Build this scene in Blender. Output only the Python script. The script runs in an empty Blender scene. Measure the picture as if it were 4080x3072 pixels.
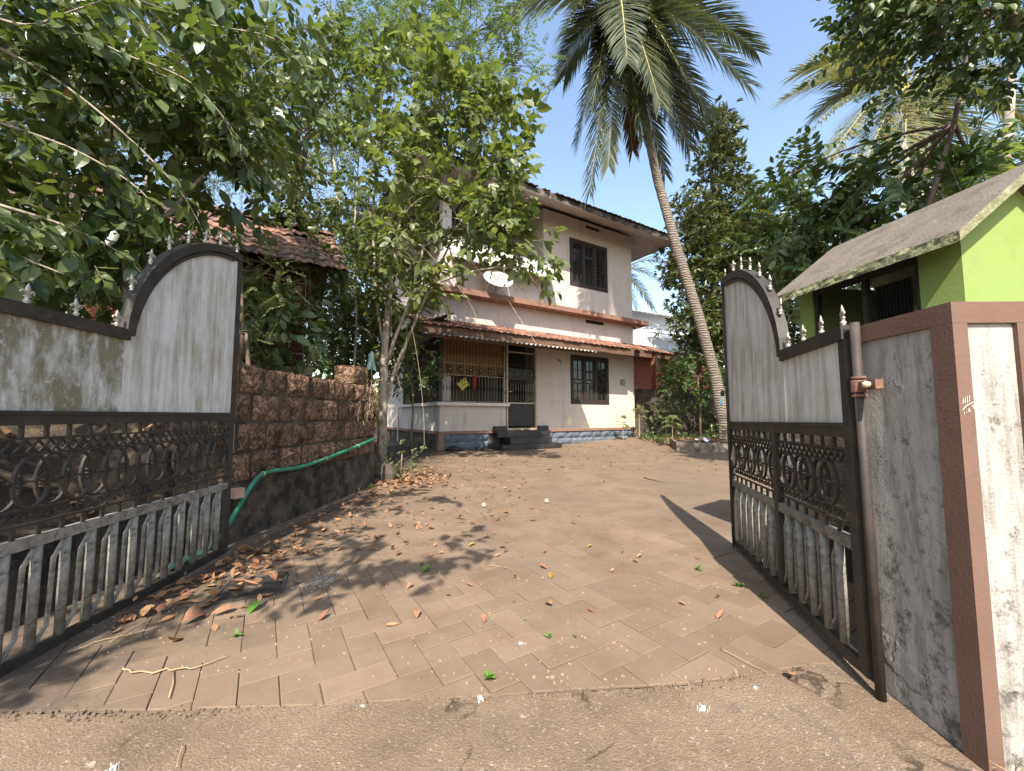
import bpy, math, random
import numpy as np
from mathutils import Vector, Matrix

# ---------------------------------------------------------------- camera, sky, sun, exposure
scene = bpy.context.scene
COL = scene.collection
FPX = 1600.0                       # focal length in pixels of the 4080 px wide picture
PITCH = math.atan(119 / FPX)
CAMH = 1.0
cd = bpy.data.cameras.new('camera'); cam = bpy.data.objects.new('camera', cd); COL.objects.link(cam)
cd.sensor_width = 36.0; cd.lens = 36.0 * FPX / 4080.0; cd.clip_start = 0.05; cd.clip_end = 1200
cam.location = (0, 0, CAMH); cam.rotation_euler = (math.pi / 2 + PITCH, 0, 0)
scene.camera = cam

SUN_EL = math.radians(47.0)
SUN_TRAVEL = Vector((0.085, 1.0, 0)).normalized()          # horizontal direction the light travels
w = bpy.data.worlds.new("World"); scene.world = w; w.use_nodes = True
nt = w.node_tree; nt.nodes.clear()
wo = nt.nodes.new('ShaderNodeOutputWorld'); bg = nt.nodes.new('ShaderNodeBackground'); sk = nt.nodes.new('ShaderNodeTexSky')
sk.sky_type = 'NISHITA'; sk.sun_disc = False; sk.sun_elevation = SUN_EL
sk.sun_rotation = math.atan2(-SUN_TRAVEL.x, -SUN_TRAVEL.y)
sk.altitude = 20; sk.air_density = 1.25; sk.dust_density = 1.6; sk.ozone_density = 0.6
bg.inputs['Strength'].default_value = 0.125
nt.links.new(sk.outputs[0], bg.inputs[0]); nt.links.new(bg.outputs[0], wo.inputs[0])
sl = bpy.data.lights.new('sun', 'SUN'); sl.energy = 3.7; sl.angle = math.radians(0.55); sl.color = (1.0, 0.93, 0.83)
so = bpy.data.objects.new('sun', sl); COL.objects.link(so)
tr = Vector((SUN_TRAVEL.x * math.cos(SUN_EL), SUN_TRAVEL.y * math.cos(SUN_EL), -math.sin(SUN_EL)))
so.rotation_euler = tr.to_track_quat('-Z', 'Y').to_euler(); so.location = (0, -20, 30)
vs = scene.view_settings
vs.view_transform = 'Standard'; vs.look = 'None'; vs.gamma = 1.0; vs.use_curve_mapping = False
vs.exposure = 1.5
scene.cycles.max_bounces = 6; scene.cycles.diffuse_bounces = 3; scene.cycles.glossy_bounces = 2; scene.cycles.transmission_bounces = 4
scene.cycles.use_adaptive_sampling = True

R = random.Random(7)
NR = np.random.default_rng(11)
PI = math.pi

# ---------------------------------------------------------------- placement helpers
def ray(px, py):
    x = (px - 2040) / FPX; u = -(py - 1536) / FPX
    return Vector((x, math.cos(PITCH) - u * math.sin(PITCH), math.sin(PITCH) + u * math.cos(PITCH)))
def at(px, py, Y):
    d = ray(px, py); return Vector((0, 0, CAMH)) + d * (Y / d.y)
def sstep(t):
    t = max(0.0, min(1.0, t)); return t * t * (3 - 2 * t)
def gz(x, y):                                   # the yard rises a little towards the far corner of the house
    return 0.17 * sstep((y - 12.0) / 3.5) * sstep((x - 0.5) / 4.0)
def hsh(x, y, z=0.0):
    return (math.sin(x * 12.9898 + y * 78.233 + z * 37.719) * 43758.5453) % 1.0

# ---------------------------------------------------------------- mesh builder
class MB:
    def __init__(s): s.v = []; s.f = []
    def add(s, vs_, fs):
        o = len(s.v); s.v += [tuple(p) for p in vs_]; s.f += [tuple(i + o for i in f) for f in fs]; return s
    def box(s, x0, x1, y0, y1, z0, z1):
        return s.add([(x0,y0,z0),(x1,y0,z0),(x1,y1,z0),(x0,y1,z0),(x0,y0,z1),(x1,y0,z1),(x1,y1,z1),(x0,y1,z1)],
                     [(3,2,1,0),(4,5,6,7),(0,1,5,4),(1,2,6,5),(2,3,7,6),(3,0,4,7)])
    def tube(s, pts, r, n=6, cap=True):
        pts = [Vector(p) for p in pts]; m = len(pts)
        rs = r if isinstance(r, (list, tuple)) else [r] * m
        vs_ = []; prev = None
        for i, p in enumerate(pts):
            t = (pts[min(i+1, m-1)] - pts[max(i-1, 0)])
            if t.length < 1e-9: t = Vector((0,0,1))
            t.normalize()
            if prev is None:
                a = Vector((0,0,1)) if abs(t.z) < 0.9 else Vector((1,0,0))
                prev = t.cross(a).normalized()
            prev = (prev - t * prev.dot(t))
            if prev.length < 1e-6: prev = t.orthogonal()
            prev.normalize(); b = t.cross(prev)
            for k in range(n):
                an = 2 * PI * k / n
                vs_.append(p + (prev * math.cos(an) + b * math.sin(an)) * rs[i])
        fs = []
        for i in range(m - 1):
            for k in range(n):
                k2 = (k + 1) % n
                fs.append((i*n+k, i*n+k2, (i+1)*n+k2, (i+1)*n+k))
        if cap: fs.append(tuple(range(n-1, -1, -1))); fs.append(tuple((m-1)*n + k for k in range(n)))
        return s.add(vs_, fs)
    def bar(s, pts, w, h, up=(0,0,1)):          # rectangular section swept along a polyline in a plane
        pts = [Vector(p) for p in pts]; m = len(pts); vs_ = []; up = Vector(up)
        for i, p in enumerate(pts):
            d0 = (pts[i] - pts[i-1]).normalized() if i else (pts[1] - pts[0]).normalized()
            d1 = (pts[i+1] - pts[i]).normalized() if i < m-1 else d0
            t = (d0 + d1).normalized(); c = max(0.35, t.dot(d0))
            sd = t.cross(up)
            if sd.length < 1e-6: sd = t.orthogonal()
            sd.normalize(); upv = sd.cross(t).normalized()
            for a, b in ((-1,-1),(1,-1),(1,1),(-1,1)):
                vs_.append(p + sd * (a * w / 2 / c) + upv * (b * h / 2))
        fs = []
        for i in range(m-1):
            for k in range(4):
                k2 = (k+1) % 4; fs.append((i*4+k, i*4+k2, (i+1)*4+k2, (i+1)*4+k))
        fs.append((3,2,1,0)); fs.append(tuple((m-1)*4+k for k in range(4)))
        return s.add(vs_, fs)
    def lathe(s, prof, n=8, o=(0,0,0), sx=1.0, sy=1.0):
        vs_ = []
        for r, z in prof:
            for k in range(n):
                a = 2*PI*k/n; vs_.append((o[0]+r*sx*math.cos(a), o[1]+r*sy*math.sin(a), o[2]+z))
        fs = []
        for i in range(len(prof)-1):
            for k in range(n):
                k2 = (k+1) % n; fs.append((i*n+k, i*n+k2, (i+1)*n+k2, (i+1)*n+k))
        fs.append(tuple(range(n-1,-1,-1))); fs.append(tuple((len(prof)-1)*n+k for k in range(n)))
        return s.add(vs_, fs)
    def prism(s, poly, y0, y1):                 # polygon in x,z extruded along y
        n = len(poly)
        vs_ = [(x, y0, z) for x, z in poly] + [(x, y1, z) for x, z in poly]
        fs = [tuple(range(n)), tuple(range(2*n-1, n-1, -1))]
        for k in range(n): k2 = (k+1) % n; fs.append((k2, k, n+k, n+k2))
        return s.add(vs_, fs)
    def slab(s, poly, z0, z1):                  # polygon in x,y extruded along z (counter-clockwise)
        n = len(poly)
        vs_ = [(p[0], p[1], z0) for p in poly] + [(p[0], p[1], z1) for p in poly]
        fs = [tuple(range(n-1,-1,-1)), tuple(range(n, 2*n))]
        for k in range(n): k2 = (k+1) % n; fs.append((k, k2, n+k2, n+k))
        return s.add(vs_, fs)
    def quad(s, a, b, c, d): return s.add([a,b,c,d], [(0,1,2,3)])
    def sheet(s, f, nu, nv):                    # f(u,v) -> point, u,v in 0..1
        vs_ = [f(i/nu, j/nv) for j in range(nv+1) for i in range(nu+1)]
        fs = [(j*(nu+1)+i, j*(nu+1)+i+1, (j+1)*(nu+1)+i+1, (j+1)*(nu+1)+i) for j in range(nv) for i in range(nu)]
        return s.add(vs_, fs)
    def mesh(s, name, smooth=False):
        me = bpy.data.meshes.new(name); me.from_pydata(s.v, [], s.f); me.update()
        if smooth: me.polygons.foreach_set('use_smooth', [True]*len(me.polygons))
        return me
    def build(s, name, mat=None, parent=None, smooth=False, loc=None):
        return link(name, s.mesh(name, smooth), mat, parent, loc)

def link(name, me, mat=None, parent=None, loc=None, rot=None, scale=None):
    o = bpy.data.objects.new(name, me); COL.objects.link(o)
    if mat is not None and me is not None and not me.materials: me.materials.append(mat)
    if parent is not None: o.parent = parent
    if loc is not None: o.location = loc
    if rot is not None: o.rotation_euler = rot
    if scale is not None: o.scale = scale if hasattr(scale, '__len__') else (scale,)*3
    return o
def empty(name, loc=(0,0,0), rz=0.0, parent=None):
    o = bpy.data.objects.new(name, None); COL.objects.link(o); o.empty_display_size = 0.1
    o.location = loc; o.rotation_euler = (0,0,rz)
    if parent: o.parent = parent
    return o
def tag(o, label=None, cat=None, group=None, kind=None):
    if label: o['label'] = label
    if cat: o['category'] = cat
    if group: o['group'] = group
    if kind: o['kind'] = kind
    return o
def fast_mesh(name, V, loops, totals, mats, midx=None, smooth=False):
    me = bpy.data.meshes.new(name)
    V = np.asarray(V, dtype=np.float32); loops = np.asarray(loops, dtype=np.int32); totals = np.asarray(totals, dtype=np.int32)
    me.vertices.add(len(V)); me.vertices.foreach_set('co', V.ravel())
    me.loops.add(len(loops)); me.loops.foreach_set('vertex_index', loops)
    me.polygons.add(len(totals))
    st = np.zeros(len(totals), dtype=np.int32); st[1:] = np.cumsum(totals)[:-1]
    me.polygons.foreach_set('loop_start', st)
    try: me.polygons.foreach_set('loop_total', totals)
    except Exception: pass
    for m in mats: me.materials.append(m)
    if midx is not None: me.polygons.foreach_set('material_index', np.asarray(midx, dtype=np.int32))
    if smooth: me.polygons.foreach_set('use_smooth', np.ones(len(totals), dtype=bool))
    me.update(calc_edges=True); me.validate()
    return me

# ---------------------------------------------------------------- materials
MATS = {}
def C4(c): return (c[0], c[1], c[2], 1.0)
class NB:
    def __init__(s, name):
        s.m = bpy.data.materials.new(name); s.m.use_nodes = True; s.t = s.m.node_tree; s.n = s.t.nodes; s.l = s.t.links
        s.b = s.n['Principled BSDF']; s.out = s.n['Material Output']
    def new(s, typ, **kw):
        n = s.n.new(typ)
        for k, v in kw.items(): setattr(n, k, v)
        return n
    def link(s, a, b): s.l.new(a, b)
    def coords(s, kind='Object', scale=(1,1,1)):
        if kind == 'World':
            o = s.new('ShaderNodeNewGeometry').outputs['Position']
        else:
            o = s.new('ShaderNodeTexCoord').outputs['Object']
        mp = s.new('ShaderNodeMapping'); mp.inputs['Scale'].default_value = scale
        s.link(o, mp.inputs['Vector']); return mp.outputs[0]
    def noise(s, vec, scale, detail=6, rough=0.6, dist=0.0):
        n = s.new('ShaderNodeTexNoise'); n.inputs['Scale'].default_value = scale; n.inputs['Detail'].default_value = detail
        n.inputs['Roughness'].default_value = rough; n.inputs['Distortion'].default_value = dist
        s.link(vec, n.inputs['Vector']); return n.outputs['Fac']
    def ramp(s, fac, stops):
        r = s.new('ShaderNodeValToRGB'); e = r.color_ramp.elements
        while len(e) < len(stops): e.new(0.5)
        for i, (p, c) in enumerate(stops):
            e[i].position = p; e[i].color = C4(c) if hasattr(c, '__len__') else (c, c, c, 1)
        s.link(fac, r.inputs[0]); return r.outputs[0]
    def mix(s, fac, a, b, typ='MIX'):
        n = s.new('ShaderNodeMix'); n.data_type = 'RGBA'; n.blend_type = typ
        for sock, v in ((n.inputs[0], fac), (n.inputs[6], a), (n.inputs[7], b)):
            if isinstance(v, (int, float)): sock.default_value = v
            elif hasattr(v, '__len__'): sock.default_value = C4(v)
            else: s.link(v, sock)
        return n.outputs[2]
    def math(s, op, a, b=0.0):
        n = s.new('ShaderNodeMath'); n.operation = op
        for sock, v in ((n.inputs[0], a), (n.inputs[1], b)):
            if isinstance(v, (int, float)): sock.default_value = v
            else: s.link(v, sock)
        return n.outputs[0]
    def bump(s, h, strength, dist=0.01):
        b = s.new('ShaderNodeBump'); b.inputs['Strength'].default_value = strength; b.inputs['Distance'].default_value = dist
        s.link(h, b.inputs['Height']); s.link(b.outputs[0], s.b.inputs['Normal'])
    def vary(s, col, amt):                      # brightness differs from piece to piece
        oi = s.new('ShaderNodeObjectInfo'); hv = s.new('ShaderNodeHueSaturation')
        v = s.math('MULTIPLY_ADD', oi.outputs['Random'], 2*amt); v.node.inputs[2].default_value = 1 - amt
        s.link(v, hv.inputs['Value']); s.link(col, hv.inputs['Color']); return hv.outputs[0]
    def col(s, c): s.link(c, s.b.inputs['Base Color'])

def pm(name, c1, c2, scale=4.0, rough=0.85, bump=0.15, bscale=60.0, c3=None, pscale=2.0, pthr=(0.52,0.62), stretch=(1,1,1),
       kind='Object', vary=0.0, metal=0.0, spec=0.3, bdist=0.005, c4=None, p4=(0.6,0.68), s4=9.0, stretch4=None):
    if name in MATS: return MATS[name]
    b = NB(name); v = b.coords(kind, stretch); v0 = b.coords(kind)
    c = b.ramp(b.noise(v, scale), [(0.3, c1), (0.7, c2)])
    if c3 is not None: c = b.mix(b.ramp(b.noise(v, pscale, 8, 0.65), [(pthr[0], 0.0), (pthr[1], 1.0)]), c, c3)
    if c4 is not None:
        vv = b.coords(kind, stretch4) if stretch4 else v0
        c = b.mix(b.ramp(b.noise(vv, s4, 8, 0.7), [(p4[0], 0.0), (p4[1], 1.0)]), c, c4)
    if vary: c = b.vary(c, vary)
    b.col(c)
    b.b.inputs['Roughness'].default_value = rough; b.b.inputs['Metallic'].default_value = metal
    b.b.inputs['Specular IOR Level'].default_value = spec
    if bump: b.bump(b.noise(v0, bscale, 5, 0.6), bump, bdist)
    MATS[name] = b.m; return b.m

def leafmat(name, cols, trans=0.35, rough=0.45, spec=0.35, tcol=None):
    if name in MATS: return MATS[name]
    b = NB(name)
    g = b.new('ShaderNodeNewGeometry'); oi = b.new('ShaderNodeObjectInfo')
    f = b.math('FRACT', b.math('ADD', g.outputs['Random Per Island'], oi.outputs['Random']))
    n = len(cols); c = b.ramp(f, [(i/(n-1) if n > 1 else 0, cc) for i, cc in enumerate(cols)])
    v = b.coords('World'); c = b.mix(b.ramp(b.noise(v, 1.1, 2), [(0.35, 0.0), (0.65, 0.35)]), c, b.mix(1.0, c, (0.55,0.6,0.5), 'MULTIPLY'))
    b.col(c); b.b.inputs['Roughness'].default_value = rough; b.b.inputs['Specular IOR Level'].default_value = spec
    t = b.new('ShaderNodeBsdfTranslucent')
    tc = b.mix(1.0, c, tcol or (1.5,1.55,0.6), 'MULTIPLY'); b.link(tc, t.inputs['Color'])
    ms = b.new('ShaderNodeMixShader'); ms.inputs[0].default_value = trans
    b.link(b.b.outputs[0], ms.inputs[1]); b.link(t.outputs[0], ms.inputs[2]); b.link(ms.outputs[0], b.out.inputs['Surface'])
    MATS[name] = b.m; return b.m

def streaked(name, base, grime, dark, vscale=7.0, amt=(0.35,0.7), spots=None, rough=0.6, sd=3.0, c_low=None, axis='x'):
    """painted sheet or plaster with rain streaks running down"""
    if name in MATS: return MATS[name]
    b = NB(name)
    v = b.coords('Object', (vscale, vscale, 0.55)); v2 = b.coords('Object', (2.2,2.2,1.3)); v0 = b.coords('Object')
    f1 = b.noise(v, 3.0, 9, 0.72); f2 = b.noise(v2, sd, 7, 0.65)
    f = b.math('ADD', b.math('MULTIPLY', f1, 0.62), b.math('MULTIPLY', f2, 0.38))
    c = b.mix(b.ramp(f, [(amt[0], 0.0), (amt[1], 1.0)]), base, grime)
    c = b.mix(b.ramp(b.noise(v, 8.0, 8, 0.75), [(0.56, 0.0), (0.74, 0.75)]), c, dark)
    if spots is not None: c = b.mix(b.ramp(b.noise(v0, 22, 9, 0.75), [(0.56,0.0),(0.62,0.8)]), c, spots)
    vr = b.coords('Object', (26, 26, 0.35)); c = b.mix(b.ramp(b.noise(vr, 1.0, 5, 0.7), [(0.66, 0.0), (0.76, 0.45)]), c, (0.17, 0.115, 0.075))
    b.col(c); b.b.inputs['Roughness'].default_value = rough
    b.bump(b.math('ADD', b.noise(v0, 70, 5), b.math('MULTIPLY', b.noise(v0, 3.0, 3), 5.0)), 0.16, 0.006)
    MATS[name] = b.m; return b.m

def metalpaint(name, c1, c2, rust, rough=0.5):
    return pm(name, c1, c2, 9, rough, 0.2, 90, c3=rust, pscale=14, pthr=(0.58,0.72), spec=0.4)

M_black = metalpaint('gate_black_paint', (0.024,0.019,0.015), (0.05,0.04,0.031), (0.08,0.052,0.035), 0.6)
M_pipe = pm('gate_worn_pipe', (0.19,0.172,0.14), (0.285,0.262,0.222), 14, 0.7, 0.25, 120, c3=(0.115,0.1,0.078), pscale=22, pthr=(0.48,0.64), vary=0.12, c4=(0.085,0.07,0.05), s4=40, p4=(0.56,0.66))
M_finial = pm('finial_silver', (0.34,0.30,0.235), (0.55,0.51,0.45), 20, 0.35, 0.1, 100, c3=(0.24,0.16,0.08), pscale=26, pthr=(0.56,0.66), metal=0.35, spec=0.5)
M_finial2 = pm('finial_cream_paint', (0.38,0.355,0.31), (0.55,0.53,0.5), 20, 0.5, 0.1, 100, c3=(0.22,0.14,0.07), pscale=22, pthr=(0.52,0.64))
M_panel_near = streaked('gate_panel_mossy', (0.68,0.64,0.61), (0.20,0.18,0.11), (0.10,0.092,0.055), 2.4, (0.40,0.53), (0.58,0.55,0.52), 0.6)
M_panel = streaked('gate_panel_streaked', (0.68,0.645,0.605), (0.38,0.34,0.26), (0.21,0.188,0.128), 6.0, (0.43,0.6), None, 0.55)

def herr_ground():
    b = NB('paver_concrete'); v = b.coords('World')
    c = b.ramp(b.noise(v, 2.2, 9, 0.68), [(0.3,(0.135,0.094,0.062)), (0.52,(0.185,0.133,0.090)), (0.72,(0.225,0.166,0.115))])
    c = b.mix(b.ramp(b.noise(v, 0.55, 5, 0.6), [(0.45,0.0),(0.68,0.55)]), c, (0.115,0.09,0.072))
    sep = b.new('ShaderNodeSeparateXYZ'); b.link(v, sep.inputs[0])          # trodden-in soil spreads from the unpaved left edge
    soil = b.math('ADD', b.math('MULTIPLY', sep.outputs['X'], -0.42), b.math('MULTIPLY', b.noise(v, 2.6, 8, 0.72), 1.5))
    c = b.mix(b.ramp(b.math('MULTIPLY', soil, 0.5), [(0.66,0.0),(0.80,0.8)]), c, (0.06,0.047,0.037))
    c = b.mix(b.ramp(b.noise(v, 60, 3, 0.7), [(0.66,0.0),(0.74,0.5)]), c, (0.32,0.265,0.21))
    c = b.mix(b.ramp(b.noise(v, 95, 3, 0.7), [(0.62,0.0),(0.72,0.6)]), c, (0.1,0.075,0.06))
    c = b.vary(c, 0.10); b.col(c); b.b.inputs['Roughness'].default_value = 0.92; b.b.inputs['Specular IOR Level'].default_value = 0.2
    b.bump(b.math('ADD', b.noise(v, 130, 4), b.math('MULTIPLY', b.noise(v, 14, 5), 1.5)), 0.35, 0.004)
    return b.m
M_paver = herr_ground()
def apron_mat():
    b = NB('apron_concrete'); v = b.coords('World')
    c = b.ramp(b.noise(v, 1.6, 9, 0.7), [(0.3,(0.11,0.078,0.053)), (0.5,(0.175,0.126,0.087)), (0.7,(0.23,0.17,0.122))])
    c = b.mix(b.ramp(b.noise(v, 3.3, 8, 0.7), [(0.56,0.0),(0.66,0.7)]), c, (0.12,0.095,0.08))
    c = b.mix(b.ramp(b.noise(v, 75, 4, 0.75), [(0.58,0.0),(0.68,0.7)]), c, (0.40,0.34,0.28))
    c = b.mix(b.ramp(b.noise(v, 110, 4, 0.75), [(0.57,0.0),(0.68,0.75)]), c, (0.075,0.06,0.05))
    c = b.mix(b.ramp(b.noise(v, 7, 8, 0.75), [(0.66,0.0),(0.70,0.6)]), c, (0.42,0.37,0.32))
    vd = b.new('ShaderNodeVectorMath'); vd.operation = 'ADD'; nz = b.new('ShaderNodeTexNoise'); nz.inputs['Scale'].default_value = 3.5; nz.inputs['Detail'].default_value = 6
    b.link(v, nz.inputs['Vector']); sc_ = b.new('ShaderNodeVectorMath'); sc_.operation = 'SCALE'; sc_.inputs['Scale'].default_value = 0.55; b.link(nz.outputs['Color'], sc_.inputs[0]); b.link(v, vd.inputs[0]); b.link(sc_.outputs[0], vd.inputs[1])
    ve = b.new('ShaderNodeTexVoronoi'); ve.feature = 'DISTANCE_TO_EDGE'; ve.inputs['Scale'].default_value = 1.3; b.link(vd.outputs[0], ve.inputs['Vector'])
    crk = b.math('MULTIPLY', b.ramp(ve.outputs['Distance'], [(0.004, 1.0), (0.014, 0.0)]), b.ramp(b.noise(v, 1.7, 4), [(0.42, 0.0), (0.52, 0.9)]))
    c = b.mix(crk, c, (0.05,0.038,0.028))
    c = b.mix(b.ramp(b.noise(v, 2.4, 9, 0.78), [(0.62,0.0),(0.68,0.65)]), c, (0.10,0.068,0.036))
    c = b.mix(b.ramp(b.noise(v, 5.5, 9, 0.8), [(0.63,0.0),(0.66,0.75)]), c, (0.40,0.33,0.27))
    b.col(c); b.b.inputs['Roughness'].default_value = 0.95; b.b.inputs['Specular IOR Level'].default_value = 0.15
    vo = b.new('ShaderNodeTexVoronoi'); vo.inputs['Scale'].default_value = 130; b.link(v, vo.inputs['Vector'])
    b.bump(b.math('ADD', b.noise(v, 170, 4, 0.7), b.math('MULTIPLY', vo.outputs['Distance'], 0.8)), 0.6, 0.006)
    return b.m
M_apron = apron_mat()
M_joint = pm('joint_dirt', (0.075,0.054,0.038), (0.17,0.127,0.09), 16, 0.95, 0.4, 150, kind='World')
M_earth = pm('earth_soil', (0.026,0.019,0.014), (0.052,0.037,0.027), 3, 0.95, 0.5, 30, c3=(0.10,0.075,0.045), pscale=5, kind='World', bdist=0.02)
M_wall_pink = pm('house_wall_paint', (0.47,0.408,0.365), (0.53,0.462,0.415), 1.2, 0.85, 0.08, 90, c3=(0.55,0.47,0.43), pscale=1.6, pthr=(0.5,0.75), c4=(0.31,0.25,0.21), s4=2.6, p4=(0.54,0.74), stretch4=(1.6,1.6,0.25))
M_patch = pm('bare_plaster_patch', (0.60,0.48,0.33), (0.70,0.58,0.42), 8, 0.9, 0.1, 90)
M_brown = pm('brown_trim_paint', (0.20,0.108,0.075), (0.26,0.145,0.105), 3, 0.75, 0.12, 80, c3=(0.15,0.085,0.06), pscale=3)
M_brown2 = pm('pillar_brown_paint', (0.125,0.072,0.052), (0.16,0.095,0.07), 4, 0.75, 0.35, 90, c3=(0.105,0.062,0.046), pscale=9, pthr=(0.6,0.75), bdist=0.004)
M_stone = pm('plinth_stone_blue', (0.075,0.092,0.115), (0.135,0.155,0.178), 5, 0.85, 0.7, 16, c3=(0.21,0.235,0.25), pscale=6, pthr=(0.58,0.72), vary=0.15, bdist=0.03, kind='World')
M_granite = pm('black_granite', (0.011,0.011,0.012), (0.022,0.021,0.022), 30, 0.35, 0.05, 90, c3=(0.06,0.05,0.045), pscale=4, pthr=(0.5,0.8), spec=0.5)
M_wood = pm('window_dark_wood', (0.026,0.018,0.015), (0.042,0.029,0.025), 6, 0.55, 0.15, 60, stretch=(4,4,0.6), c3=(0.055,0.039,0.033), pscale=3)
M_glass = pm('dark_window_glass', (0.006,0.007,0.008), (0.012,0.013,0.015), 2, 0.08, 0.0, 10, spec=0.6)
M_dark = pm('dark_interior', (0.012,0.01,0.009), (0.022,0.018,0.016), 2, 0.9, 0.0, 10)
M_iron = metalpaint('black_iron', (0.016,0.015,0.015), (0.032,0.03,0.028), (0.07,0.045,0.03), 0.5)
M_gridcream = pm('cream_door_frame', (0.42,0.34,0.25), (0.52,0.43,0.33), 8, 0.6, 0.1, 80, c3=(0.3,0.2,0.13), pscale=8)
M_bamboo = pm('bamboo_blind', (0.20,0.115,0.055), (0.32,0.20,0.105), 10, 0.7, 0.3, 40, stretch=(1,1,14), c3=(0.22,0.12,0.05), pscale=6)
def tile_mat(name, fresh, mid, dark, thr):
    b = NB(name); v = b.coords('World')
    c = b.ramp(b.noise(v, 5, 6), [(0.3, mid), (0.7, fresh)]); c = b.vary(c, 0.28)
    c = b.mix(b.ramp(b.noise(v, 2.3, 9, 0.72), [(thr, 0.0), (thr+0.14, 0.92)]), c, dark)
    b.col(c); b.b.inputs['Roughness'].default_value = 0.9
    b.bump(b.noise(v, 60, 5), 0.35, 0.006); return b.m
M_tile = tile_mat('clay_tile_orange', (0.28,0.135,0.088), (0.19,0.09,0.06), (0.07,0.047,0.036), 0.5)
M_tile_old = tile_mat('clay_tile_weathered', (0.26,0.14,0.098), (0.165,0.085,0.06), (0.045,0.036,0.032), 0.44)
M_tile_dark = tile_mat('clay_tile_mossy', (0.20,0.10,0.07), (0.13,0.075,0.055), (0.035,0.03,0.027), 0.42)
M_fascia = pm('mossy_slab_edge', (0.10,0.085,0.075), (0.20,0.17,0.145), 6, 0.9, 0.3, 30, c3=(0.035,0.03,0.026), pscale=3.5, pthr=(0.42,0.56), c4=(0.34,0.3,0.26), s4=7)
M_soffit = pm('soffit_paint', (0.50,0.43,0.395), (0.56,0.485,0.45), 2, 0.85, 0.05, 60, c3=(0.40,0.34,0.31), pscale=1.5)
M_white = pm('white_sheet', (0.42,0.40,0.365), (0.50,0.48,0.445), 4, 0.7, 0.05, 60, c3=(0.36,0.33,0.28), pscale=4, pthr=(0.5,0.72))
M_asb = pm('asbestos_sheet', (0.34,0.32,0.28), (0.48,0.46,0.41), 7, 0.85, 0.15, 60, c3=(0.15,0.13,0.11), pscale=5, pthr=(0.45,0.62))
M_timber = pm('roof_timber', (0.10,0.055,0.035), (0.17,0.10,0.065), 5, 0.85, 0.2, 50, stretch=(0.4,4,4), c3=(0.05,0.03,0.02), pscale=5)
M_lat = None
def laterite(name, red, dk, moss, thr):
    b = NB(name); v = b.coords('World')
    vo = b.new('ShaderNodeTexVoronoi'); vo.inputs['Scale'].default_value = 38; vo.feature = 'SMOOTH_F1'; b.link(v, vo.inputs['Vector'])
    n1 = b.noise(v, 9, 9, 0.75, 0.6)
    c = b.ramp(n1, [(0.36, dk), (0.5, moss), (0.66, red)])
    c = b.vary(c, 0.3)
    c = b.mix(b.ramp(b.noise(v, 3.1, 6, 0.7), [(thr, 0.0), (thr+0.16, 0.85)]), c, dk)
    c = b.mix(b.ramp(vo.outputs['Distance'], [(0.25, 0.7), (0.5, 0.0)]), c, dk)
    c = b.mix(b.ramp(b.noise(v, 26, 8, 0.75), [(0.62, 0.0), (0.7, 0.45)]), c, (0.30,0.22,0.12))
    b.col(c); b.b.inputs['Roughness'].default_value = 0.97; b.b.inputs['Specular IOR Level'].default_value = 0.1
    b.bump(b.math('ADD', b.math('MULTIPLY', vo.outputs['Distance'], 1.2), b.noise(v, 60, 6, 0.75)), 1.0, 0.022)
    return b.m
M_lat = laterite('laterite_mossy', (0.44,0.24,0.175), (0.05,0.036,0.026), (0.22,0.14,0.085), 0.60)
M_lat_red = laterite('laterite_red', (0.17,0.055,0.038), (0.04,0.018,0.014), (0.11,0.038,0.026), 0.56)
M_mortar = pm('mossy_mortar', (0.06,0.045,0.03), (0.125,0.094,0.06), 14, 0.97, 0.8, 60, c3=(0.03,0.024,0.018), pscale=5, pthr=(0.45,0.6), kind='World', bdist=0.02)
M_cement_dark = pm('blackened_cement', (0.062,0.049,0.038), (0.135,0.108,0.083), 6, 0.95, 0.6, 50, c3=(0.028,0.023,0.019), pscale=3, pthr=(0.45,0.6), c4=(0.30,0.25,0.2), s4=5, p4=(0.66,0.72), kind='World', bdist=0.012)
M_plaster = None
def plaster():
    b = NB('mildewed_plaster'); v0 = b.coords('Object'); vs_ = b.coords('Object', (15,15,2.0))
    c = b.ramp(b.noise(v0, 5, 6), [(0.3,(0.33,0.30,0.27)),(0.7,(0.42,0.39,0.355))])
    sep = b.new('ShaderNodeSeparateXYZ'); b.link(v0, sep.inputs[0])
    f = b.noise(vs_, 1.7, 9, 0.75); c = b.mix(b.ramp(f, [(0.47,0.0),(0.63,0.8)]), c, (0.17,0.155,0.13))
    f = b.math('ADD', b.noise(v0, 13, 10, 0.8), b.math('MULTIPLY', b.math('SUBTRACT', 0.55, sep.outputs['Z']), 0.09)); c = b.mix(b.ramp(f, [(0.52,0.0),(0.62,0.9)]), c, (0.085,0.076,0.062))
    f = b.noise(v0, 3.1, 5, 0.6); c = b.mix(b.ramp(f, [(0.6,0.0),(0.63,0.8)]), c, (0.34,0.325,0.30))
    b.col(c); b.b.inputs['Roughness'].default_value = 0.93
    b.bump(b.math('ADD', b.noise(v0, 110, 5, 0.65), b.math('MULTIPLY', b.ramp(b.noise(v0, 3.1, 5, 0.6), [(0.595,0.0),(0.62,1.0)]), 1.6)), 0.7, 0.007)
    return b.m
M_plaster = plaster()
M_green = pm('lime_green_paint', (0.195,0.265,0.068), (0.235,0.305,0.085), 5, 0.75, 0.25, 60, c3=(0.20,0.26,0.08), pscale=5, pthr=(0.45,0.7), c4=(0.19,0.23,0.08), s4=14, p4=(0.62,0.75))
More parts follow.
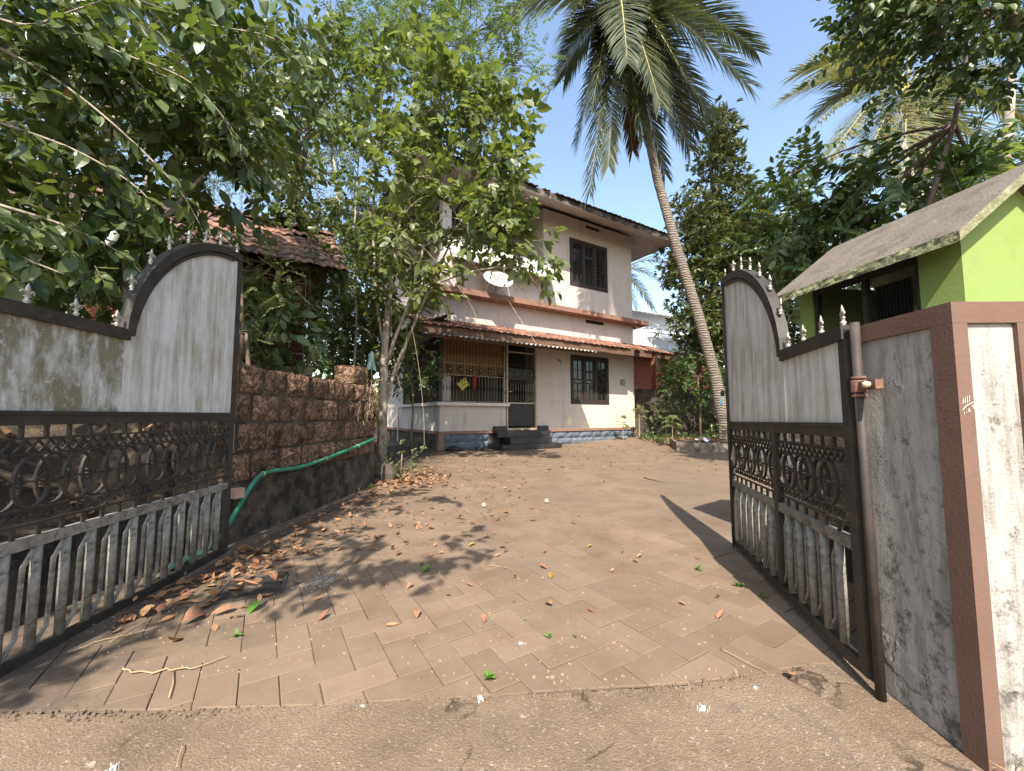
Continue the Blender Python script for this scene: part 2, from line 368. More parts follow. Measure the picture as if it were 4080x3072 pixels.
M_roofcem = pm('rough_cement_roof', (0.115,0.096,0.076), (0.17,0.144,0.115), 9, 0.95, 0.9, 70, c3=(0.10,0.084,0.066), pscale=5, c4=(0.27,0.24,0.2), s4=60, p4=(0.62,0.7), bdist=0.01)
M_roofedge = pm('mossy_roof_edge', (0.12,0.12,0.07), (0.24,0.235,0.13), 12, 0.95, 0.9, 50, c3=(0.36,0.36,0.2), pscale=8, bdist=0.012)
M_bark = pm('pale_bark', (0.22,0.18,0.14), (0.40,0.34,0.27), 8, 0.9, 0.6, 40, stretch=(1,1,0.6), c3=(0.12,0.10,0.075), pscale=9, pthr=(0.5,0.62), c4=(0.48,0.46,0.41), s4=11, p4=(0.6,0.68), bdist=0.01)
M_bark2 = pm('brown_bark', (0.085,0.055,0.04), (0.16,0.11,0.08), 10, 0.92, 0.6, 40, stretch=(1,1,0.4), c3=(0.22,0.17,0.13), pscale=7, bdist=0.01)
def palm_bark():
    b = NB('palm_bark'); v = b.coords('Object'); sep = b.new('ShaderNodeSeparateXYZ'); b.link(v, sep.inputs[0])
    c = b.ramp(b.noise(v, 7, 8, 0.7), [(0.3,(0.12,0.095,0.074)),(0.7,(0.25,0.205,0.165))])
    wv = b.new('ShaderNodeTexWave'); wv.bands_direction = 'Z'; wv.inputs['Scale'].default_value = 4.2; wv.inputs['Distortion'].default_value = 4.5; wv.inputs['Detail'].default_value = 3; wv.inputs['Detail Scale'].default_value = 2.0
    b.link(v, wv.inputs['Vector'])
    c = b.mix(b.ramp(wv.outputs['Fac'], [(0.0,0.6),(0.25,0.0)]), c, (0.075,0.057,0.045))
    b.col(c); b.b.inputs['Roughness'].default_value = 0.92; b.bump(b.math('ADD', wv.outputs['Fac'], b.noise(v, 40, 5)), 0.7, 0.03); return b.m
M_palm = palm_bark()

L_near = leafmat('leaf_big_dark', [(0.06,0.095,0.032),(0.095,0.13,0.042),(0.135,0.17,0.055),(0.06,0.095,0.042),(0.16,0.18,0.055)], 0.3, 0.36, 0.5)
L_olive = leafmat('leaf_olive', [(0.05,0.075,0.022),(0.10,0.13,0.036),(0.17,0.195,0.065),(0.04,0.062,0.022),(0.13,0.16,0.05)], 0.35, 0.36, 0.5)
L_mid = leafmat('leaf_mid_green', [(0.085,0.12,0.04),(0.14,0.175,0.06),(0.185,0.215,0.085),(0.09,0.125,0.045),(0.22,0.23,0.09)], 0.4, 0.4, 0.45)
L_light = leafmat('leaf_light_pinnate', [(0.10,0.145,0.045),(0.14,0.185,0.06),(0.085,0.125,0.04)], 0.42, 0.5)
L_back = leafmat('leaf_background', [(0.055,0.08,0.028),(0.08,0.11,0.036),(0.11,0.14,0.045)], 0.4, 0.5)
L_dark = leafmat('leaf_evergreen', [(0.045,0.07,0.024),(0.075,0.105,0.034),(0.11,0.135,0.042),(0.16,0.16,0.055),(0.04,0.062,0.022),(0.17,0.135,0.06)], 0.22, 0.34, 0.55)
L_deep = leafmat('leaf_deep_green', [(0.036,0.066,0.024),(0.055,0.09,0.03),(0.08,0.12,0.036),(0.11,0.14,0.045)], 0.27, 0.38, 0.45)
L_weed = leafmat('leaf_fresh_weed', [(0.12,0.24,0.04),(0.17,0.30,0.06),(0.10,0.2,0.04)], 0.4, 0.5)
L_yellow = leafmat('leaf_yellow', [(0.5,0.33,0.05),(0.42,0.25,0.04),(0.45,0.36,0.10)], 0.4, 0.5, tcol=(1.2,1.0,0.6))
L_frond2 = leafmat('palm_leaflet_yellow', [(0.15,0.16,0.06),(0.21,0.205,0.085),(0.26,0.24,0.11),(0.13,0.145,0.05)], 0.25, 0.35, 0.5)
L_frond = leafmat('palm_leaflet', [(0.045,0.06,0.032),(0.075,0.09,0.045),(0.12,0.125,0.062),(0.04,0.052,0.03),(0.16,0.155,0.08)], 0.2, 0.33, 0.55)
L_frond_dead = leafmat('palm_leaflet_dry', [(0.14,0.09,0.05),(0.09,0.06,0.035),(0.2,0.14,0.08)], 0.2, 0.7)
L_dry = leafmat('fallen_leaf_dry', [(0.26,0.115,0.062),(0.33,0.165,0.09),(0.2,0.082,0.05),(0.38,0.22,0.115),(0.28,0.125,0.08),(0.4,0.27,0.135)], 0.15, 0.7, 0.25, tcol=(1.2,0.9,0.6))
L_litter = leafmat('leaf_litter_brown', [(0.22,0.11,0.058),(0.31,0.16,0.08),(0.16,0.075,0.046),(0.36,0.22,0.11),(0.25,0.14,0.078)], 0.12, 0.8, 0.2, tcol=(1.2,0.9,0.6))
M_twig = pm('twig', (0.20,0.15,0.10), (0.32,0.25,0.17), 10, 0.9, 0.2, 60)
M_straw = pm('straw_twig', (0.26,0.185,0.10), (0.40,0.29,0.17), 10, 0.85, 0.2, 60)

# ---------------------------------------------------------------- the setting
gm = MB(); gm.quad((-300,-200,-0.07),(300,-200,-0.07),(300,500,-0.07),(-300,500,-0.07))
tag(gm.build('ground', M_earth), 'brown earth ground reaching to the horizon', kind='structure')

def apron_edge(x): return 1.525 + 0.045 * x + 0.03 * math.sin(x * 1.7) + (0.10 * sstep((x - 0.6) / 0.8))
apm = MB()
def apf(u_, v_):
    x = -6 + 12 * u_; ye = apron_edge(x) + 0.012 * (hsh(round(x*30), 3) - 0.5)
    y = -7 + (ye + 7) * v_
    return (x, y, -0.004 - 0.02 * sstep((1.5 - y) / 6) + 0.004 * math.sin(x*3.1 + y*2.3))
apm.sheet(apf, 240, 40)
apron = tag(apm.build('concrete_apron', M_apron), 'rough weathered concrete apron in front of the gate', kind='structure')

# driveway: bed plus herringbone pavers (parallel to the house front)
UX, UY = 0.8508, 0.5255                         # direction of the house front
DA = math.atan2(UY, UX)
bed = MB()
def bpoly(u_, v_):
    x = -4.6 + 11.6*u_; y0 = apron_edge(x) - 0.002; y = y0 + (16.2 - y0)*v_**1.5; return (x, y, -0.006 + gz(x, y))
bed.sheet(bpoly, 120, 40)
drive = tag(bed.build('driveway', M_joint), 'herringbone paved yard between gate and house', kind='structure')
PW = 0.130; OX, OY = 0.09, 0.17; GAP = 0.0019
def clip(poly, f):                              # keep the side where f(p) >= 0
    out = []
    for i in range(len(poly)):
        a, b = poly[i], poly[(i+1) % len(poly)]; fa, fb = f(a), f(b)
        if fa >= 0: out.append(a)
        if (fa >= 0) != (fb >= 0):
            t = fa / (fa - fb); out.append((a[0] + t*(b[0]-a[0]), a[1] + t*(b[1]-a[1])))
    return out
def xleft(y):
    if y < 6.0: return -2.02 + 0.0*y
    return -2.02 - 1.9 * sstep((y - 6.0) / 1.2)
def paver_prism(mb, poly, z, tilt=(0,0), cx=0, cy=0, ch=0.003, world=False):
    n = len(poly); px = sum(p[0] for p in poly)/n; py = sum(p[1] for p in poly)/n
    def ins(p, d):
        dx, dy = px - p[0], py - p[1]; L = math.hypot(dx, dy) or 1; return (p[0]+dx/L*d*1.4, p[1]+dy/L*d*1.4)
    r0 = [ins(p, GAP) for p in poly]; r1 = [ins(p, GAP + ch) for p in poly]
    zf = lambda p: z + tilt[0]*(p[0]-px) + tilt[1]*(p[1]-py) + (gz(p[0],p[1]) if world else 0)
    vs_ = [(p[0],p[1],zf(p)-0.035) for p in r0] + [(p[0],p[1],zf(p)-ch*0.7) for p in r0] + [(p[0],p[1],zf(p)) for p in r1]
    fs = [tuple(range(2*n, 3*n))]
    for k in range(n):
        k2 = (k+1) % n; fs.append((k,k2,n+k2,n+k)); fs.append((n+k,n+k2,2*n+k2,2*n+k))
    mb.add(vs_, fs)
pav = []
ca, sa = math.cos(DA), math.sin(DA)
for i in range(-50, 125):
    for j in range(-50, 125):
        m4 = (i + j) % 4
        if m4 == 0: rc = (i, j, i+2, j+1)
        elif m4 == 2: rc = (i, j, i+1, j+2)
        else: continue
        cxl, cyl = (rc[0]+rc[2])/2*PW + OX, (rc[1]+rc[3])/2*PW + OY
        X = cxl*ca - cyl*sa; Y = cxl*sa + cyl*ca
        if Y < 1.2 or Y > 15.6 or X < -4.3 or X > 6.6: continue
        if X < xleft(Y) - 0.15: continue
        # stop at the house front
        hs_ = (X + 2.048)*UX + (Y - 11.404)*UY; hd = -(X + 2.048)*UY + (Y - 11.404)*UX
        if hd > 0.05 and hs_ > -0.1: continue
        if hs_ > 8.6 and hd > -0.9: continue
        pav.append((math.hypot(X*0.8, Y), m4, X, Y, rc))
pav.sort(key=lambda t: t[0])
tmpl = {}
for m4, (hx, hy) in ((0,(PW,PW/2)), (2,(PW/2,PW))):
    mb = MB(); paver_prism(mb, [(-hx,-hy),(hx,-hy),(hx,hy),(-hx,hy)], 0.0); tmpl[m4] = mb.mesh('paver'); tmpl[m4].materials.append(M_paver)
field = MB(); npv = 0
def lim_front(p): return p[1] - apron_edge(p[0]) - 0.004
for dist, m4, X, Y, rc in pav:
    cs = []
    for (a, b) in ((rc[0],rc[1]),(rc[2],rc[1]),(rc[2],rc[3]),(rc[0],rc[3])):
        lx, ly = a*PW + OX, b*PW + OY; cs.append((lx*ca - ly*sa, lx*sa + ly*ca))
    cut = any(lim_front(p) < 0 for p in cs) or any(p[0] < xleft(p[1]) for p in cs)
    poly = cs
    if cut:
        poly = clip(poly, lim_front)
        if len(poly) >= 3: poly = clip(poly, lambda p: p[0] - xleft(p[1]))
        if len(poly) < 3: continue
        ar = abs(sum(poly[k][0]*poly[(k+1)%len(poly)][1]-poly[(k+1)%len(poly)][0]*poly[k][1] for k in range(len(poly))))/2
        if ar < 0.0006: continue
    vis = abs(X) < 1.29*Y + 0.3
    dz = R.uniform(-0.002, 0.002); tl = (R.uniform(-0.012,0.012), R.uniform(-0.012,0.012))
    if npv < 298 and vis:
        npv += 1
        if cut:
            mb = MB(); paver_prism(mb, [(p[0]-X, p[1]-Y) for p in poly], dz, tl); mb.build('paver', M_paver, drive, loc=(X, Y, 0))
        else:
            link('paver', tmpl[m4], M_paver, drive, (X, Y, dz), (tl[1], tl[0], DA))
    else:
        paver_prism(field, poly, dz, tl, world=True)
tag(field.build('paver_field', M_paver, drive), 'farther herringbone pavers towards the house', kind='stuff')

# ---------------------------------------------------------------- gate leaves
def fleur_mesh():
    mb = MB()
    mb.lathe([(0.010,0),(0.012,0.006),(0.007,0.012),(0.013,0.020),(0.013,0.028),(0.006,0.036),(0.010,0.042),(0.006,0.048)], 8)
    mb.lathe([(0.004,0.046),(0.010,0.062),(0.013,0.078),(0.009,0.095),(0.001,0.112)], 8, sy=0.6)
    for sg in (-1, 1):
        pts = [(sg*0.004,0,0.048),(sg*0.012,0,0.066),(sg*0.022,0,0.074),(sg*0.029,0,0.066),(sg*0.027,0,0.056)]
        mb.tube(pts, [0.004,0.006,0.006,0.005,0.003], 6)
    mb.box(-0.014,0.014,-0.007,0.007,0.044,0.050)
    return mb.mesh('finial', True)
FLEUR = fleur_mesh()
def ring_mesh(rx, rz, w, t, n=22):
    mb = MB(); vs_ = []; fs = []
    for k in range(n):
        a = 2*PI*k/n; c, s_ = math.cos(a), math.sin(a)
        for (dr, y) in ((-w/2,-t/2),(w/2,-t/2),(w/2,t/2),(-w/2,t/2)): vs_.append(((rx+dr)*c, y, (rz+dr)*s_))
    for k in range(n):
        k2 = (k+1) % n
        for q in range(4): q2 = (q+1) % 4; fs.append((k*4+q, k*4+q2, k2*4+q2, k2*4+q))
    return mb.add(vs_, fs).mesh('oval_ring', False)
def arc(t): return t
def gate_leaf(name, label, hinge, freeend, zc, mat_low, mat_high, sag, flip, finmat, finial_pts):
    """leaf-local: x from hinge (0) to free end (L), z up, y through the leaf"""
    hx, hy = hinge; d = Vector((freeend[0]-hx, freeend[1]-hy, 0)); L = d.length
    g = empty(name, (hx, hy, 0)); g.rotation_euler = (0, sag, math.atan2(d.y, d.x))
    tag(g, label, 'gate', 'open gate leaves')
    zb, zw0, zw1, zp, zlow, ztop, xdip = zc   # bottom, white rail, panel bottom, low top, arch top, dip position
    T = 0.032
    # outer frame
    MB().box(0.0, L, -T/2, T/2, zb, zb+0.04).build('bottom_rail', M_black, g)
    MB().box(L-0.04, L, -T/2-0.001, T/2+0.001, zb+0.041, ztop-0.047).build('free_end_stile', M_black, g)
    MB().box(0.0, 0.045, -T/2-0.001, T/2+0.001, zb+0.041, zlow-0.01).build('hinge_stile', M_black, g)
    MB().box(0.046, L-0.041, -T/2, T/2, zw0, zw1).build('middle_rail', M_pipe, g)
    MB().box(0.046, L-0.041, -T/2, T/2, zp-0.055, zp).build('upper_rail', M_black, g)
    MB().box(0.046, L-0.041, -T/2-0.006, T/2+0.006, zp-0.012, zp+0.004).build('panel_ledge', M_black, g)
    # swept top: low bar, then the quarter arch up to the free end
    archpts = []
    for k in range(15):
        a = k/14; an = PI/2*(1-a)
        x = xdip + (L-0.02-xdip)*(1-math.sin(an))**0.92; z = zlow-0.02 + (ztop-zlow)*(math.cos(an))**0.97
        archpts.append((x, z))
    top = [(0.0, 0, zlow-0.02), (xdip, 0, zlow-0.02)]
    MB().bar(top, 0.055, 0.05, up=(0,1,0)).build('top_rail', M_black, g)
    MB().bar([(x,0,z) for x, z in archpts], 0.052, 0.052, up=(0,1,0)).build('arched_top_rail', M_black, g)
    MB().bar([(x + 0.028*0.7, 0, z-0.04) for x, z in archpts[1:-1]], 0.02, 0.044, up=(0,1,0)).build('arch_inner_lip', M_black, g)
    # sheet panels: low one beside the hinge, arched one at the free end
    low = [(0.046, zp+0.003), (xdip-0.005, zp+0.003), (xdip-0.005, zlow-0.045), (0.046, zlow-0.045)]
    MB().prism(low, -0.006, 0.006).build('sheet_panel', mat_low, g)
    hi = [(xdip+0.002, zp+0.003), (L-0.041, zp+0.003)] + [(min(x+0.02, L-0.041), z-0.035) for x, z in reversed(archpts)]
    hi = [(max(x, xdip+0.002), z) for x, z in hi]
    MB().prism(hi, -0.006, 0.006).build('sheet_panel', mat_high, g)
    MB().box(xdip-0.012, xdip+0.012, -0.011, 0.011, zp+0.004, zlow-0.05).build('panel_seam', mat_high, g)
    # lower grille: pipes with bent flats between
    n = int((L-0.1)/0.122); x0 = (L - (n-1)*0.122)/2
    pm_ = MB().tube([(0,0,zb+0.041),(0,0,zw0-0.001)], 0.0175, 10).mesh('pipe', True); pm_.materials.append(M_pipe)
    hb = zw0 - zb - 0.041
    bm_ = MB().bar([(-0.012,0,zw0-0.012),(-0.05,0,zw0-0.075),(-0.058,0,zb+0.11),(-0.104,0,zb+0.047)] if flip else [(0.012,0,zw0-0.012),(0.05,0,zw0-0.075),(0.058,0,zb+0.11),(0.104,0,zb+0.047)], 0.012, 0.012, up=(0,1,0)).mesh('bent_bar'); bm_.materials.append(M_pipe)
    for k in range(n):
        link('pipe', pm_, M_pipe, g, (x0 + 0.122*k, 0, 0))
        if (k > 0 and flip) or (k < n-1 and not flip): link('bent_bar', bm_, M_pipe, g, (x0+0.122*k, 0, 0))
    # cast ornament band between middle rail and upper rail
    H0, H1 = zw1, zp-0.055; hh = H1-H0
    zs0, zs1 = H0+hh*0.11, H0+hh*0.25; zo1 = H0+hh*0.74; zl1 = H0+hh*0.88
    for z in (zs0, zs1, zo1, zl1): MB().box(0.046, L-0.041, -0.007, 0.007, z-0.0045, z+0.0045).build('ornament_rail', M_black, g)
    no = int((L-0.09)/0.098); xo = (L - no*0.098)/2
    ring = ring_mesh(0.069, (zo1-zs1)/2-0.004, 0.010, 0.013); ring.materials.append(M_black)
    sc = MB()
    for sg in (-1, 1):                           # a pair of C scrolls
        pts = []
        for k in range(13):
            a = PI*1.5*k/12; r = 0.019*(1-0.045*k); pts.append((sg*(0.024 - r*math.cos(a)), 0, r*math.sin(a)))
        sc.tube(pts, 0.0042, 5)
    sc.lathe([(0.002,-0.008),(0.008,-0.003),(0.008,0.003),(0.002,0.008)], 6)
    scm = sc.mesh('scroll', True); scm.materials.append(M_black)
    cl = MB(); 
    for dz in (-0.018,0.0,0.018): cl.lathe([(0.004,-0.007+dz),(0.012,dz-0.002),(0.012,dz+0.002),(0.004,0.007+dz)], 8)
    for sg in (-1,1):
        cl.lathe([(0.002,-0.009),(0.008,-0.003),(0.008,0.003),(0.002,0.009)], 6, (sg*0.027,0,0)); cl.box(min(0,sg*0.045),max(0,sg*0.045),-0.003,0.003,-0.0035,0.0035)
    clm = cl.mesh('collar', True); clm.materials.append(M_black)
    tick = MB().box(-0.0065,0.0065,-0.006,0.006,0,1).mesh('stub_bar'); tick.materials.append(M_black)
    lt = MB().bar([(-0.025,0.0,zo1+0.003),(0.025,0.0,zl1-0.003)], 0.008, 0.006, up=(0,1,0)).mesh('lattice_bar'); lt.materials.append(M_black)
    lt2 = MB().bar([(0.025,0.0075,zo1+0.003),(-0.025,0.0075,zl1-0.003)], 0.008, 0.006, up=(0,1,0)).mesh('lattice_bar'); lt2.materials.append(M_black)
    zc_ = (zs1+zo1)/2
    for k in range(no+1):
        x = xo + 0.098*k
        if 0.06 < x < L-0.06:
            if k < no and xo+0.098*(k+0.5) < L-0.06: link('oval_ring', ring, M_black, g, (x+0.049, (0.007 if k % 2 else -0.007), zc_))
            link('collar', clm, M_black, g, (x, 0, zc_))
            link('scroll', scm, M_black, g, (x+0.0, 0, (zs0+zs1)/2))
            link('stub_bar', tick, M_black, g, (x, 0, H0), None, (1,1,zs0-0.0045-H0))
            link('stub_bar', tick, M_black, g, (x, 0, zl1+0.0045), None, (1,1,H1-zl1-0.0045))
    nl = int((L-0.13)/0.049)
    for k in range(nl+1):
        x = (L-nl*0.049)/2 + 0.049*k
        link('lattice_bar', lt, M_black, g, (x,0,0)); link('lattice_bar', lt2, M_black, g, (x,0,0))
    # finials along the top
    path = [(0.02, zlow)] + [(xdip-0.03, zlow)] + [(x-0.012, z+0.025) for x, z in archpts]
    for (x, z) in finial_pts:
        link('finial', FLEUR, finmat, g, (x, 0, z), (R.uniform(-.08,.08),R.uniform(-.06,.06),R.uniform(-.3,.3)), 0.84)
    g['L'] = L
    return g, archpts
def fins(zlow, ztop, xdip, L, n_low):
    out = [(0.03 + (xdip-0.09)*k/(n_low-1), zlow+0.003) for k in range(n_low)]
    for a in (0.17, 0.33, 0.47, 0.60, 0.72, 0.84, 0.985):
        an = PI/2*(1-a); x = xdip + (L-0.02-xdip)*(1-math.sin(an))**0.92; z = zlow-0.02 + (ztop-zlow)*(math.cos(an))**0.97
        out.append((x-0.006-0.03*(1-a), z+0.022))
    return out
FLEUR.materials.append(M_finial)
gl, ap = gate_leaf('gate_leaf', 'rust-black gate leaf with mossy grey sheet panel, chain hanging at its free end', (-1.944,1.36), (-2.121,3.054),
    (0.0,0.46,0.505,1.015,1.44,2.235,0.72), M_panel_near, M_panel, 0.0, True, M_finial2, fins(1.44,2.235,0.72,1.703,4))
gr, ap = gate_leaf('gate_leaf', 'black gate leaf with light grey streaked panel, hung on pipe beside plastered pillar', (1.307,1.53), (1.707,3.162),
    (0.045,0.485,0.53,0.968,1.345,2.10,0.60), M_panel, M_panel, 0.012, False, M_finial, fins(1.345,2.10,0.60,1.68,4))
# chain at the free end of the left-hand leaf
ch = MB()
for k in range(16):
    z = 0.93 - 0.0115*k
    pts = []
    for q in range(8):
        a = 2*PI*q/7; pts.append((1.712 + (0.004*math.cos(a) if k % 2 else 0), -0.012 + (0 if k % 2 else 0.004*math.cos(a)), z + 0.0085*math.sin(a)))
    ch.tube(pts, 0.0016, 4)
ch.tube([(1.712+0.013*math.cos(2*PI*q/10), -0.012, 0.735+0.013*math.sin(2*PI*q/10)) for q in range(11)], 0.002, 5)
ch.build('chain', pm('chain_steel', (0.5,0.5,0.52), (0.65,0.65,0.66), 20, 0.35, 0, metal=0.8), gl, True)
# hinge pipe, rust clamp, bolt and ring handle of the right-hand leaf
MB().tube([(-0.035,-0.004,0.0),(-0.035,-0.004,1.352)], 0.0155, 14).build('hinge_pipe', pm('hinge_pipe_paint', (0.032,0.026,0.024), (0.062,0.05,0.045), 8, 0.6, 0.4, 60, c3=(0.085,0.058,0.046), pscale=6, pthr=(0.5,0.75), c4=(0.14,0.1,0.08), s4=40, p4=(0.66,0.74)), gr, True)
M_rust = pm('rusty_iron', (0.12,0.06,0.04), (0.22,0.12,0.085), 14, 0.85, 0.5, 60, c3=(0.33,0.22,0.18), pscale=14, pthr=(0.55,0.7))
cl = MB(); cl.lathe([(0.022,1.085),(0.026,1.088),(0.026,1.128),(0.022,1.131)], 14, (-0.035,-0.004,0)); cl.lathe([(0.021,1.135),(0.024,1.138),(0.024,1.146)], 14, (-0.035,-0.004,0)); cl.lathe([(0.021,1.068),(0.024,1.07),(0.024,1.078)], 14, (-0.035,-0.004,0))
cl.box(-0.155,-0.06,-0.016,0.008,1.092,1.124); cl.build('hinge_clamp', M_rust, gr)
bo = MB(); bo.lathe([(0.002,-0.012),(0.012,-0.008),(0.014,0.0),(0.012,0.008),(0.002,0.012)], 9, (-0.13,0.022,1.108)); bo.build('clamp_bolt', pm('bolt_worn', (0.45,0.33,0.22), (0.6,0.5,0.38), 30, 0.5, 0.1), gr, True)
MB().tube([(1.60,0.028,0.03),(1.60,0.028,2.0)], 0.008, 8).build('drop_bolt', M_black, gr, True)
kb = MB(); kb.lathe([(0.002,0),(0.02,0.006),(0.024,0.016),(0.016,0.026),(0.004,0.03)], 12); k_ = kb.build('bolt_knob', M_black, gr, True, (1.60,0.045,1.19)); k_.rotation_euler = (-PI/2,0,0)
MB().tube([(1.69+0.032*math.cos(a), 0.0, 0.975+0.035*math.sin(a)) for a in [PI*(-0.55)+PI*1.1*k/10 for k in range(11)]], 0.006, 6).build('ring_handle', M_black, gr, True)
MB().box(0.745,0.785,-0.019,0.019,0.09,0.966).build('wicket_stile', M_black, gr)

# ---------------------------------------------------------------- boundary wall and pillar beside the right-hand leaf
bw = empty('boundary_wall', (1.335,1.20,0)); bw.rotation_euler = (0,0,-0.02)
tag(bw, 'mildewed white plaster wall end with brown painted borders beside the gate', 'wall')
WZ = 1.345
MB().box(0.012, 3.6, 0.012, 0.36, -0.05, WZ-0.004).build('plaster', M_plaster, bw)
MB().box(0.0, 3.62, -0.0, 0.372, WZ-0.065, WZ).build('top_border', M_brown2, bw)
MB().box(-0.001, 0.043, -0.001, 0.066, -0.05, WZ-0.066).build('corner_border', M_brown2, bw)
MB().box(-0.0, 0.06, 0.345, 0.373, 0.9, WZ-0.066).build('inner_border', M_plaster, bw)
MB().box(0.19, 0.25, -0.001, 0.06, -0.05, WZ-0.066).build('panel_border', M_brown2, bw)
M_chalk = pm('chalk', (0.7,0.68,0.64), (0.8,0.78,0.75), 20, 0.9, 0)
ck = MB()
def chalk(pts, r=0.0007):
    ck.tube([(0.002+x*0.62, -0.0022, 1.035+(z-1.035)*0.8) for x, z in pts], r, 4)
for q in range(4): chalk([(0.012+0.010*q, 1.035+0.002*q), (0.016+0.010*q, 1.054+0.004*q)])
chalk([(0.008,1.012),(0.028,1.028),(0.050,1.036)]); chalk([(0.014,0.995),(0.015,1.004)]); chalk([(0.024,1.002),(0.027,1.003)])
chalk([(0.034,1.012),(0.040,1.016),(0.040,1.010),(0.035,1.005),(0.044,1.008)]); chalk([(0.052,1.024),(0.060,1.030),(0.064,1.024),(0.058,1.018),(0.066,1.016)]); chalk([(0.05,1.035),(0.062,1.042),(0.07,1.04)])
ck.build('chalk_marks', M_chalk, bw)
# ---------------------------------------------------------------- little lime green kennel behind the wall
KA = math.atan2(1.0,-0.153) - PI/2              # kennel axis almost along the drive
kn = empty('kennel', (2.14,1.86,0)); kn.rotation_euler = (0,0,KA)
tag(kn, 'small lime green animal hut with rough cement gable roof and wire mesh window', 'kennel')
KL, KW = 0.90, 0.62; KZ = 1.80
MB().box(0, 0.055, 0, 0.18, 1.051, 1.885).build('corner_wall', M_green, kn)
MB().box(0, 0.055, KL-0.10, KL, 1.051, 1.885).build('corner_wall', M_green, kn)
MB().box(0.0, 0.055, 0.181, KL-0.101, 1.06, 1.18).build('side_wall', M_green, kn)
MB().box(-0.012, KW+0.01, -0.01, KL+0.01, 0, 1.05).build('base_block', M_cement_dark, kn)
MB().prism([(0.056,1.051),(KW,1.051),(KW,1.925),(0.335,2.15),(0.056,1.93)], 0.002, 0.06).build('gable_wall', M_green, kn)
MB().box(KW-0.055, KW, 0.061, 0.36, 1.051, 1.88).build('side_wall', M_green, kn)
MB().box(KW-0.055, KW, 0.62, KL, 1.051, 1.88).build('side_wall', M_green, kn)
MB().box(KW-0.055, KW, 0.361, 0.619, 1.051, 1.4).build('side_wall', M_green, kn)
MB().box(KW-0.055, KW, 0.361, 0.619, 1.72, 1.88).build('side_wall', M_green, kn)
MB().box(0.057, KW-0.057, 0.062, 0.066, 1.06, 1.9).build('inner_shade_sheet', M_dark, kn)  # near-black sheets put the hut's inner shade into colour
MB().box(KW-0.06, KW-0.056, 0.07, 0.36, 1.06, 1.9).build('inner_shade_sheet', M_dark, kn)
MB().box(KW-0.06, KW-0.056, 0.62, KL-0.06, 1.06, 1.9).build('inner_shade_sheet', M_dark, kn)
MB().box(0.056, KW-0.056, KL-0.05, KL-0.002, 1.051, 1.88).build('back_wall', M_green, kn)
# timber window frame with mesh
wf = MB(); 
for z in (1.181, 1.80): wf.box(0.012,0.045,0.182,KL-0.102,z,z+0.035)
for y in (0.182, 0.46, KL-0.127): wf.box(0.010,0.047,y,y+0.022,1.216,1.80)
wf.build('window_frame', pm('kennel_frame', (0.02,0.017,0.015),(0.04,0.033,0.028),8,0.7,0.1), kn)
ms = MB()
for k in range(int((KL-0.28)/0.018)): ms.tube([(0.028,0.185+0.018*k,1.2),(0.028,0.185+0.018*k,1.82)], 0.0011, 3, False)
for k in range(34): ms.tube([(0.028,0.185,1.205+0.018*k),(0.028,KL-0.105,1.205+0.018*k)], 0.0011, 3, False)
ms.build('wire_mesh', M_iron, kn)
ms2 = MB()
for k in range(int((KL-0.28)/0.022)): ms2.tube([(KW-0.03,0.185+0.022*k,1.2),(KW-0.03,0.185+0.022*k,1.78)], 0.0011, 3, False)
for k in range(25): ms2.tube([(KW-0.03,0.185,1.205+0.022*k),(KW-0.03,KL-0.105,1.205+0.022*k)], 0.0011, 3, False)
ms2.build('wire_mesh', M_iron, kn)
# roof slabs: top face rough cement, mossy broken edge
RX0, RXm, RY0, RY1 = -0.19, 0.335, -0.12, KL+0.03; ze, zr = 1.815, 2.215; TH = 0.048
def roof_side(sgn):
    mb = MB(); xs = RXm - sgn*(RXm-RX0)
    def P(u_, v_, t):
        x = RXm + (xs-RXm)*u_; z = zr + (ze-zr)*u_ - t
        jag = 0.008*(hsh(round(v_*60), round(t*90), sgn)-0.5) if u_ > 0.99 else 0.0
        return (x + jag*sgn, RY0 + (RY1-RY0)*v_, z + jag)
    mb.sheet(lambda a, b: P(a, b, 0), 6, 44)
    return mb, P
for sgn in (1, -1):
    mb, P = roof_side(sgn); mb.build('roof_slab', M_roofcem, kn)
    eb = MB(); eb.sheet(lambda a, b: P(1, a, TH*b*1.0), 44, 3); eb.sheet(lambda a, b: P(1-a, 0, TH*b), 8, 2); eb.sheet(lambda a, b: P(a, 1, TH*b), 8, 2); eb.sheet(lambda a, b: P(1-a, b, TH), 6, 20)
    eb.build('roof_edge', M_roofedge, kn)

